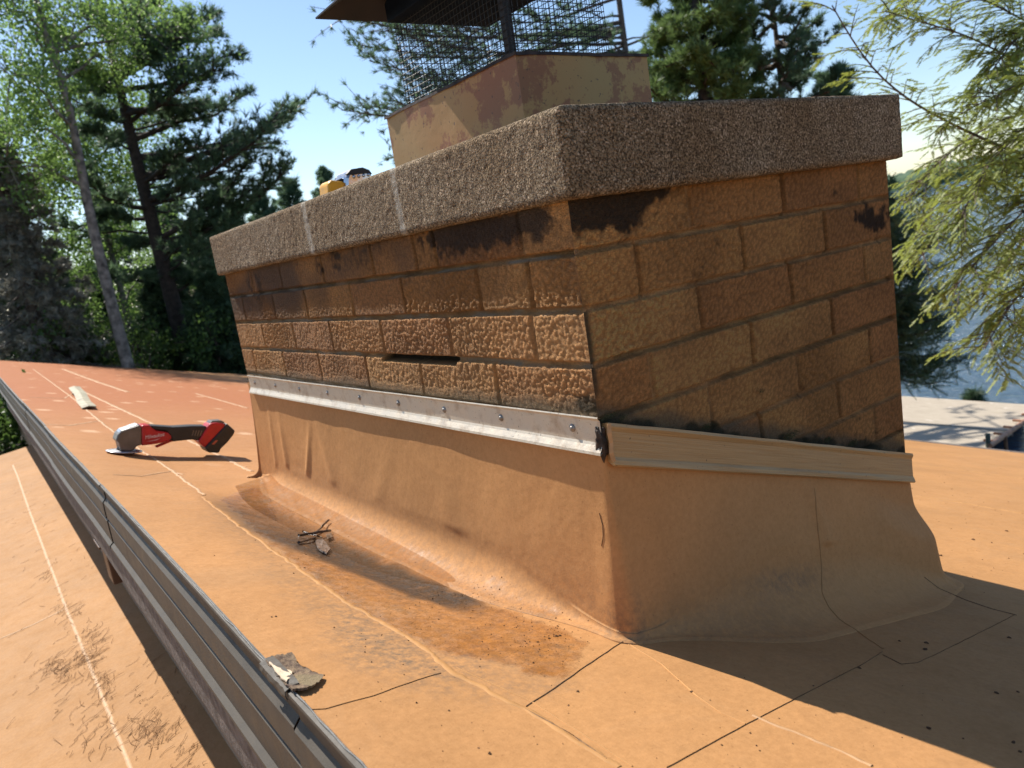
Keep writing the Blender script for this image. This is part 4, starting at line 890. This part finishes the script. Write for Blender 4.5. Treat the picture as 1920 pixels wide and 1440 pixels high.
c_ = on(1853, 838, (0, 0, 1), -6.0); a = Acc(); a.tube([(0, 0, -.9), (0, 0, .0), (0, 0, .30)], .05, 12); o = a.build('mooring_post', M['green'], None, True); o.location = c_; tag(o, 'short dark green mooring post at the corner of the dock', 'post')

# ------------------------------------------------------------------ trees
NDL = []
def tuft_base(nn, ln, wd, spread, seed):
    rg = np.random.default_rng(seed); V, Fc = [], []
    for i in range(nn):
        a_ = rg.uniform(0, 6.283); s = rg.uniform(.15, 1) * spread; d = np.array([math.cos(a_) * s, math.sin(a_) * s, 1.0]); d /= np.linalg.norm(d); t = np.cross(d, rg.normal(size=3)); t /= np.linalg.norm(t)
        o = np.array([0, 0, rg.uniform(-.25, .15)]) * ln
        V += [o - t * wd / 2, o + t * wd / 2, o + d * ln * rg.uniform(.75, 1.1)]; Fc.append((3 * i, 3 * i + 1, 3 * i + 2))
    return np.array(V), np.array(Fc)
TB = tuft_base(14, .13, .016, 1.1, 1); TB2 = tuft_base(10, .10, .02, 1.6, 2)
def twig_base(nn, ln, nl, wd, droop=.15, flat=.15, seed=3):   # flat spray: needles on both sides of an axis
    rg = np.random.default_rng(seed); V, Fc = [], []
    for i in range(nn):
        for s in (-1, 1):
            t = (i + .5) / nn; o = np.array([0, 0, t * ln]); d = np.array([s * 1.0, rg.normal(0, flat), .45 + rg.normal(0, .12)]); d /= np.linalg.norm(d); l2 = nl * (1 - .45 * t) * rg.uniform(.8, 1.15); k = len(V)
            V += [o - np.array([0, 0, wd / 2]), o + np.array([0, 0, wd / 2]), o + d * l2]; Fc.append((k, k + 1, k + 2))
    k = len(V); V += [np.array([-.0012, 0, 0]), np.array([.0012, 0, 0]), np.array([0, 0, ln])]; Fc.append((k, k + 1, k + 2))
    return np.array(V), np.array(Fc)
def curve(A_, B_, sag, n_=8, seed=0, wob=.0):
    t = np.linspace(0, 1, n_)[:, None]; P = np.array(A_) + (np.array(B_) - np.array(A_)) * t; P[:, 2] += (sag * 4 * t * (1 - t))[:, 0]
    if wob: P += wob * np.stack([fbm(t[:, 0] * 3, 0 * t[:, 0] + seed, 0 * t[:, 0], 2, 700 + k) for k in range(3)], -1) * np.sin(t * math.pi / 2)
    return P
def conifer_branch(wd_, lf, rg, P, r0, tb, sub=8, subl=.35, tpb=5, start=.3, scale=1.0, up=.25, flat=.35):
    n_ = len(P); wd_.tube(P, np.linspace(r0, r0 * .2, n_), 5, False); Lb = np.linalg.norm(P[-1] - P[0])
    pos, dirs = [], []
    for i in range(sub):
        t = start + (1 - start) * (i + rg.random()) / sub; f = t * (n_ - 1); k = min(n_ - 2, int(f)); p = P[k] + (P[k + 1] - P[k]) * (f - k); T = P[k + 1] - P[k]; T = T / np.linalg.norm(T)
        sd = np.cross(T, [0, 0, 1.]); sd /= np.linalg.norm(sd) + 1e-9; sg = 1 if i % 2 else -1
        d = T * .8 + sd * sg * rg.uniform(.5, 1.1) + np.array([0, 0, rg.normal(up, flat)]); d /= np.linalg.norm(d); l_ = Lb * subl * (1.15 - t * .75) * rg.uniform(.6, 1.2)
        Q = curve(p, p + d * l_, .03 * l_, 4); wd_.tube(Q, np.linspace(r0 * .25, r0 * .08, 4), 3, False)
        for j in range(tpb):
            tt = .25 + .75 * (j + rg.random() * .8) / tpb; q = p + d * l_ * tt + rg.normal(0, .035, 3) * scale; pos.append(q); dirs.append(d + rg.normal(0, .55, 3) + np.array([0, 0, .25]))
    for j in range(tpb): pos.append(P[-1] + (P[-2] - P[-1]) * rg.random() + rg.normal(0, .03, 3)); dirs.append(P[-1] - P[-2] + rg.normal(0, .2, 3))
    pos = np.array(pos); dirs = np.array(dirs); lf.inst(tb[0], tb[1], frames(dirs, rg), pos, rg.uniform(.8, 1.25, len(pos)) * scale)
def tree(name, base, top, r, label, cat, wood, leafm, fn, group='trees around the roof', trunk=True, tw=.15, seed=0):
    base = np.array(base, float); top = np.array(top, float); e = empty(name, tuple(base), label=label, cat=cat, group=group); rg = np.random.default_rng(seed + 1000)
    wd_, lf = Acc(), Acc(); P = curve(base, top, 0, 16, seed, tw)
    if trunk: tk = Acc(); tk.tube(P, r * np.linspace(1.15, .12, 16) ** .8, 12); o = tk.build('trunk', wood, None, True); relocate(o, e)
    fn(wd_, lf, rg, P)
    if wd_.V: relocate(wd_.build('limbs', wood, None, True), e)
    if lf.V: relocate(lf.build('crown', leafm), e)
    return e
def tpos(P, z):
    k = np.clip(np.searchsorted(P[:, 2], z) - 1, 0, len(P) - 2); f = np.clip((z - P[k, 2]) / (P[k + 1, 2] - P[k, 2]), 0, 1); return P[k] + (P[k + 1] - P[k]) * f
def base_at(px, py, D, ztop, lean=0):
    b = far(px, py, D); return np.array([b[0], b[1], float(gz(b[0], b[1])) - .1]), np.array([b[0], b[1], ztop])
def pine_fn(tips, D, rand=30, hz=(0, 6), ln=2.2, tb=TB, scale=1.5, drop=.5, sub=10, tpb=6, spread=1.5, up=.25, start=.3, thick=1.0):
    def fn(wd_, lf, rg, P):
        for (x, y) in tips:
            tp = far(x, y, D + rg.normal(0, spread)); hl = math.hypot(tp[0] - P[0, 0], tp[1] - P[0, 1]); rt = tpos(P, tp[2] - drop * hl * rg.uniform(.2, 1.0))
            conifer_branch(wd_, lf, rg, curve(rt, tp, -.05 * hl, 8, int(x), .25), (.05 + .012 * hl) * thick, tb, sub + int(hl * 3), .34, tpb, start, scale, up)
        for i in range(rand):
            z = rg.uniform(*hz); rt = tpos(P, z); az = rg.uniform(0, 6.283); l_ = ln * rg.uniform(.6, 1.15) * (1.1 - .5 * (z - hz[0]) / (hz[1] - hz[0] + .01)); tp = rt + np.array([math.cos(az) * l_, math.sin(az) * l_, l_ * rg.uniform(-.05, .45)])
            conifer_branch(wd_, lf, rg, curve(rt, tp, -.05 * l_, 7, i, .2), .04, tb, sub, .36, tpb, start, scale, up)
    return fn
def spruce_fn(z0, z1, rmax, nb=120, tb=TB2, scale=1.5, droop=.35, sub=7, tpb=4, rmin=.15, hang=-.25):
    def fn(wd_, lf, rg, P):
        for i in range(nb):
            t = (i + rg.random()) / nb; z = z0 + (z1 - z0) * t; rt = tpos(P, z); az = i * 2.4 + rg.normal(0, .3); l_ = (rmin + (rmax - rmin) * (1 - t) ** .85) * rg.uniform(.7, 1.15)
            tp = rt + np.array([math.cos(az) * l_, math.sin(az) * l_, -droop * l_ + .1 * l_ * rg.random()]); conifer_branch(wd_, lf, rg, curve(rt, tp, -.08 * l_, 6), .02 + .008 * l_, tb, sub, .3, tpb, .12, scale, hang, .2)
    return fn
LF = (np.array([(0, 0, 0), (.45, .3, .12), (0, 1, 0), (-.45, .3, .12)]), np.array([(0, 1, 2), (0, 2, 3)]))
def leafy_fn(blobs, per=900, size=.085, D=None, spreadz=1.0):
    def fn(wd_, lf, rg, P):
        for (x, y, rad, dd) in blobs:
            c = far(x, y, dd); rt = tpos(P, c[2] - rad * .8); wd_.tube(curve(rt, c, .1, 6, int(x), .3), np.linspace(.05, .012, 6), 5, False); nsub = 14
            ctr = c + rg.normal(size=(nsub, 3)) * rad * np.array([.55, .55, .5]); 
            for q in ctr: wd_.tube(curve(c + (q - c) * .1, q, .05, 4), np.linspace(.014, .005, 4), 3, False)
            m_ = int(per * rad ** 1.6); k = rg.integers(0, nsub, m_); pos = ctr[k] + rg.normal(size=(m_, 3)) * rad * .24; D_ = rg.normal(size=(m_, 3)) + [0, 0, .6]
            lf.inst(LF[0], LF[1], frames(D_, rg)[:, :, [0, 2, 1]], pos, rg.uniform(.7, 1.3, m_) * size)
    return fn
# --- left, beyond the end of the roof
b, t = base_at(157, 350, 21, 9.5)
tree('birch_tree', b, t, .16, 'tall leafy tree with a slim pale trunk just beyond the far roof end', 'tree', M['birch'], M['leaf'],
     leafy_fn([(40, 40, 1.2, 21), (150, 30, 1.2, 21.5), (20, 140, 1.2, 20), (120, 130, 1.0, 22), (60, 240, 1.1, 21), (250, 40, 1.1, 22), (200, 110, .9, 22), (330, 60, 1.0, 22.5), (90, 320, .8, 22), (10, 300, .9, 21), (10, 10, 1.2, 22)], 1300, .08), tw=.12, seed=1)
b, t = base_at(270, 330, 24, 9.0)
tree('white_pine', b, t, .27, 'big dark pine whose long branches reach out to the right over open sky', 'pine tree', M['darkbark'], M['pine'],
     pine_fn([(445, 95), (400, 15), (452, 172), (500, 235), (563, 195), (540, 215), (545, 308), (500, 320), (480, 300), (425, 345), (470, 255), (400, 120), (390, 190), (420, 60), (360, 30), (440, 390), (380, 440), (400, 330), (350, 260), (340, 130), (200, 260), (180, 160), (150, 330), (190, 400), (240, 60), (380, 510), (250, 450), (430, 460), (330, 500), (300, 10)], 24, 34, (.5, 8), 2.6, TB, 1.75, .55, 12, 6, 1.3), tw=.2, seed=2)
b, t = base_at(215, 500, 28, 6.5)
tree('birch_tree', b, t, .14, 'younger tree with yellow green leaves between the pale trunk and the big pine', 'tree', M['birch'], M['leaf'],
     leafy_fn([(110, 250, .9, 27), (160, 300, 1.1, 28), (250, 250, 1.2, 28), (100, 350, 1.0, 27), (200, 340, 1.1, 28), (250, 330, .9, 29), (120, 460, 1.0, 28), (200, 440, 1.0, 28), (140, 540, .9, 28), (270, 520, 1.1, 29), (380, 560, .7, 28), (230, 610, 1.0, 29), (200, 200, 1.1, 28), (300, 420, 1.2, 30)], 1900, .09), seed=3)
b, t = base_at(60, 560, 22, 5.0)
tree('dead_spruce', b, t, .18, 'grey half dead spruce with drooping bare twigs at the left edge', 'tree', M['bark'], M['dead'], spruce_fn(-4.2, 4.9, 2.6, 150, TB2, 1.7, .45, 9, 4), seed=4)
b, t = base_at(20, 560, 26, 6.5)
tree('spruce_tree', b, t, .2, 'tall dark spruce standing behind the grey half dead one', 'spruce tree', M['darkbark'], M['spruce'], spruce_fn(-4, 6.4, 3.0, 150, TB2, 2.0, .4, 9, 5), seed=5)
for i, (px, D, zt, rm, lab) in enumerate([(300, 25, .9, 2.6, 'low dark fir below the big pine'), (395, 23, .4, 2.3, 'low dark fir just left of the chimney'), (440, 29, 2.2, 2.6, 'dark fir peeping over the left end of the chimney cap'), (180, 31, 1.5, 3.0, 'dark fir behind the foot of the pale trunk'), (110, 33, 2.4, 3.2, 'dark fir behind the grey half dead spruce, right side'), (350, 34, 3.6, 3.4, 'taller dark fir behind the big pine trunk'), (470, 38, 3.4, 3.0, 'blue green fir top seen just above the far corner of the cap'), (240, 40, 5.5, 4.0, 'tall fir deep in the woods behind the pine'), (30, 40, 6.5, 4.2, 'tall fir deep in the woods at the left edge')]):
    b, t = base_at(px, 560, D, zt)
    tree('fir_tree', b, t, .16, lab, 'fir tree', M['darkbark'], M['spruce'], spruce_fn(-4.6, zt - .05, rm, 110, TB2, 2.3, .3, 8, 5), seed=20 + i)
# undergrowth shrubs
for i, (px, py, D, rd, lab) in enumerate([(250, 640, 22.5, .8, 'leafy shrub at the end of the roof below the pine'), (120, 630, 22.5, .8, 'leafy shrub behind the roof end near the left edge'), (400, 640, 22.5, .8, 'leafy shrub beside the left end of the chimney'), (-60, 800, 13, .7, 'green shrub below the far end of the lower roof'), (-40, 880, 12, .7, 'low green shrub under the corner of the lower roof')]):
    c = far(px, py, D); b = np.array([c[0], c[1], min(float(gz(c[0], c[1])), c[2] - .5)]);
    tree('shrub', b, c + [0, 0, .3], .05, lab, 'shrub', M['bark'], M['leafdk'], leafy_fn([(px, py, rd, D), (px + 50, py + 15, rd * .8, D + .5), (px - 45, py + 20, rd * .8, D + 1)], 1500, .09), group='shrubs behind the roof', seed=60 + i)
# --- small tops over the far end of the cap
for i, (px, py, D, lab) in enumerate([(535, 338, 46, 'small distant pine top left of the yellow tool'), (605, 318, 50, 'small distant pine top right behind the yellow tool'), (488, 362, 44, 'small distant pine top nearest to the big pine')]):
    tp = far(px, py, D); b = np.array([tp[0], tp[1], -5.3]); tree('distant_pine', b, tp, .15, lab, 'pine tree', M['darkbark'], M['pine'], spruce_fn(tp[2] - 5, tp[2], 2.2, 60, TB, 2.0, -.35, 7, 4, .2, .3), seed=80 + i)
# --- behind the flue
b, t = base_at(1175, 100, 24, 12.5)
tree('pine_tree', b, t, .15, 'airy pine with needle tufts seen through the wire mesh of the flue', 'pine tree', M['bark'], M['pine'],
     pine_fn([(640, 40), (665, 90), (720, 60), (700, 110), (740, 130), (645, 190), (690, 180), (735, 200), (800, 100), (860, 60), (830, 150), (900, 30), (940, 120), (1010, 60), (1060, 130), (1100, 40), (780, 30), (745, 290), (1190, 120), (1240, 60), (880, 180), (760, 170), (990, 10), (1140, 100), (1000, 180), (930, 200), (820, 190), (1080, 60), (700, 40)], 23, 10, (2.5, 12), 2.3, TB, 1.6, .3, 6, 3, 1.5, .15, .5, .5), tw=.15, seed=90)
b, t = base_at(1318, 100, 14, 4.6)
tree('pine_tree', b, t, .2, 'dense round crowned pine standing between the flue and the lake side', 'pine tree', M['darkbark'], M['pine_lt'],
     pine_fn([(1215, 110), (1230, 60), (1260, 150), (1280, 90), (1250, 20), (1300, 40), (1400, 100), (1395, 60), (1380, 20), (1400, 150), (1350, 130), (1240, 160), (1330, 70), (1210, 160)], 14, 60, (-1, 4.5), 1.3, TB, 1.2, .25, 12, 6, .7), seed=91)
b, t = base_at(1455, 60, 14.5, 3.7)
tree('pine_tree', b, t, .12, 'slim upright young pine right of the dense one', 'pine tree', M['bark'], M['pine'],
     pine_fn([(1410, 60), (1420, 110), (1440, 20), (1500, 70), (1490, 30), (1530, 110), (1400, 150), (1520, 160), (1480, 140)], 14.5, 34, (-2, 3.6), 1.1, TB, .95, -.3, 8, 5, .5, .4), seed=92)
b, t = base_at(1570, 120, 15, 2.0)
tree('pine_tree', b, t, .14, 'dark pine half hidden behind the golden hemlock twigs above the cap', 'pine tree', M['darkbark'], M['pine'], spruce_fn(-3, 1.95, 1.4, 90, TB, 1.1, -.2, 8, 5, .15, .3), seed=93)
# --- dark spruce past the right end of the chimney
b, t = base_at(1630, 500, 13.2, .35)
TBS = twig_base(9, .20, .035, .012, seed=8)
def right_spruce(wd_, lf, rg, P):
    tips = [(1750, 350), (1735, 400), (1790, 440), (1740, 455), (1725, 500), (1745, 540), (1800, 560), (1785, 545), (1760, 600), (1790, 590), (1730, 580), (1808, 672), (1770, 665), (1745, 690), (1755, 715), (1720, 640), (1760, 500), (1715, 420), (1710, 560), (1745, 620)]
    for i, (x, y) in enumerate(tips):
        tp = far(x, y, 12.6 + rg.uniform(-.8, .5)); rt = tpos(P, tp[2] + .1); conifer_branch(wd_, lf, rg, curve(rt, tp, -.16, 9, i, .05), .018, TBS, 26, .26, 5, .1, 1.0, -.06, .12)
    for i in range(120):
        t_ = i / 120; z = -2.9 + 3.1 * t_; l_ = .95 * (1 - t_) + .2; az = i * 2.4; rt = tpos(P, z); tp = rt + np.array([math.cos(az) * l_, math.sin(az) * l_, -.1 * l_]); conifer_branch(wd_, lf, rg, curve(rt, tp, -.12 * l_, 6), .014, TBS, 12, .3, 4, .1, 1.1, -.1, .12)
tree('spruce_tree', b, t, .09, 'dark green spruce with upturned branch tips beyond the right edge of the chimney', 'spruce tree', M['darkbark'], M['spruce'], right_spruce, seed=94)
tp = far(1822, 735, 24.0); b = np.array([tp[0], tp[1], -7.0]); tree('young_spruce', b, tp, .04, 'tip of a small spruce poking up over the dock', 'spruce tree', M['darkbark'], M['spruce'], spruce_fn(-6.6, tp[2], .3, 60, TBS, 1.0, .1, 6, 3, .08), seed=95)
# --- golden hemlock reaching in from the right
HB = twig_base(10, .075, .021, .0085, seed=12)
hb = np.array([10.3, -.9, -5.2])
def hemlock(wd_, lf, rg, P):
    mains = [
        [(1920, 292, 7.0), (1852, 264, 6.6), (1800, 240, 6.4), (1745, 212, 6.2), (1692, 180, 6.0), (1640, 135, 5.8), (1600, 80, 5.7), (1560, 10, 5.6)],
        [(1960, 150, 7.0), (1880, 100, 6.7), (1800, 60, 6.4), (1720, 40, 6.2), (1660, 20, 6.1)],
        [(1960, 60, 7.2), (1850, 0, 6.9), (1760, -30, 6.6), (1690, 10, 6.4), (1655, 40, 6.3)],
        [(2000, 260, 6.6), (1900, 300, 6.2), (1830, 350, 6.0), (1770, 410, 5.8), (1730, 480, 5.7)],
        [(2000, 200, 7.4), (1880, 220, 7.1), (1800, 270, 6.9), (1740, 320, 6.7), (1700, 380, 6.6)],
        [(2020, 330, 6.4), (1930, 380, 6.0), (1870, 450, 5.8), (1820, 500, 5.6), (1790, 540, 5.6)],
        [(2020, 450, 6.2), (1960, 500, 5.9), (1900, 560, 5.7), (1865, 620, 5.6), (1845, 655, 5.5)],
        [(2020, 380, 6.8), (1940, 420, 6.5), (1880, 500, 6.3), (1840, 560, 6.2)],
        [(1990, 120, 6.2), (1920, 150, 6.0), (1850, 190, 5.9), (1800, 210, 5.8), (1760, 240, 5.8)],
        [(1990, 20, 6.8), (1920, 50, 6.5), (1860, 130, 6.3), (1830, 180, 6.3)],
        [(2010, 520, 6.2), (1960, 560, 6.0), (1925, 600, 5.9)], [(2000, 240, 6.0), (1910, 240, 5.8), (1850, 310, 5.7), (1810, 380, 5.6), (1795, 430, 5.6)],
        [(1970, 330, 7.6), (1850, 330, 7.4), (1770, 360, 7.2), (1720, 430, 7.1), (1705, 470, 7.1)]]
    pos, dirs, sz = [], [], []
    for mi, mm in enumerate(mains):
        Q = np.array([far(x, y, D) for x, y, D in mm]); Q = np.concatenate([tpos(P, Q[0, 2] - .3)[None], Q]); s = np.concatenate([[0], np.cumsum(np.linalg.norm(np.diff(Q, axis=0), axis=1))]); m_ = int(s[-1] / .12)
        tt = np.linspace(0, s[-1], m_); B = np.stack([np.interp(tt, s, Q[:, k]) for k in range(3)], -1)
        for _ in range(2): B[1:-1] = (B[:-2] + B[1:-1] * 2 + B[2:]) / 4
        r0 = .03 if mi == 0 else .017; wd_.tube(B, np.linspace(r0, .004, m_), 6, False)
        st0 = s[1] * .9
        for i in range(1, m_ - 1):
            if tt[i] < st0: continue
            fr = (tt[i] - st0) / (s[-1] - st0)
            for rep in range(5 if mi else 3):
                T = B[i + 1] - B[i]; T /= np.linalg.norm(T); sd = np.cross(T, [0, 0, 1.]); sd /= np.linalg.norm(sd); sg = 1 if (i + rep) % 2 else -1
                d = T * rg.uniform(.5, .9) + sd * sg * rg.uniform(.5, 1) + np.array([0, 0, rg.normal(-.02, .35)]); d /= np.linalg.norm(d); l_ = rg.uniform(.18, .5) * (1 - .4 * fr) * (.75 if mi == 0 and fr < .45 and False else 1)
                if mi == 0 and .08 < fr < .42 and rg.random() < .75: continue
                p = B[i] + (B[i + 1] - B[i]) * rg.random(); k2 = 7; c2 = curve(p, p + d * l_ + np.array([0, 0, -.12 * l_]), .07 * l_, k2); wd_.tube(c2, np.linspace(.0045, .0015, k2), 3, False)
                ns = int(l_ / .035)
                for j in range(ns):
                    t_ = .12 + .88 * (j + .5) / ns; f = t_ * (k2 - 1); k_ = min(k2 - 2, int(f)); q = c2[k_] + (c2[k_ + 1] - c2[k_]) * (f - k_); T2 = c2[k_ + 1] - c2[k_]; T2 /= np.linalg.norm(T2); s2 = np.cross(T2, [0, 0, 1.]); s2 /= np.linalg.norm(s2) + 1e-9
                    d2 = T2 * .8 + s2 * (1 if j % 2 else -1) * .8 + np.array([0, 0, rg.normal(-.15, .18)]); d2 /= np.linalg.norm(d2); l2 = (1 - .5 * t_) * l_ * .42
                    for u in np.arange(0, max(l2, .05), .055): pos.append(q + d2 * u); dirs.append(d2 + np.array([0, 0, -.1]) + rg.normal(0, .12, 3)); sz.append(rg.uniform(.7, 1.15))
    pos, dirs = np.array(pos), np.array(dirs); D = dirs / np.linalg.norm(dirs, axis=1)[:, None]; Sx = np.cross(D, [0, 0, 1.]) + rg.normal(0, .25, D.shape); Sx -= D * (Sx * D).sum(1)[:, None]; Sx /= np.linalg.norm(Sx, axis=1)[:, None]
    lf.inst(HB[0], HB[1], np.stack([Sx, np.cross(D, Sx), D], -1), pos, np.array(sz)); print('hemlock twigs', len(pos))
tree('hemlock_tree', hb, hb + [0, 0, 12], .22, 'golden green hemlock whose branches reach in from the right over the roof', 'hemlock tree', M['bark'], M['hemlock'], hemlock, seed=96)
# smooth the big wood? nothing else
bpy.context.view_layer.update()
for o in SC.objects:
    if o.type == 'MESH' and o.parent is None and 'label' not in o and 'kind' not in o: print('UNTAGGED', o.name)
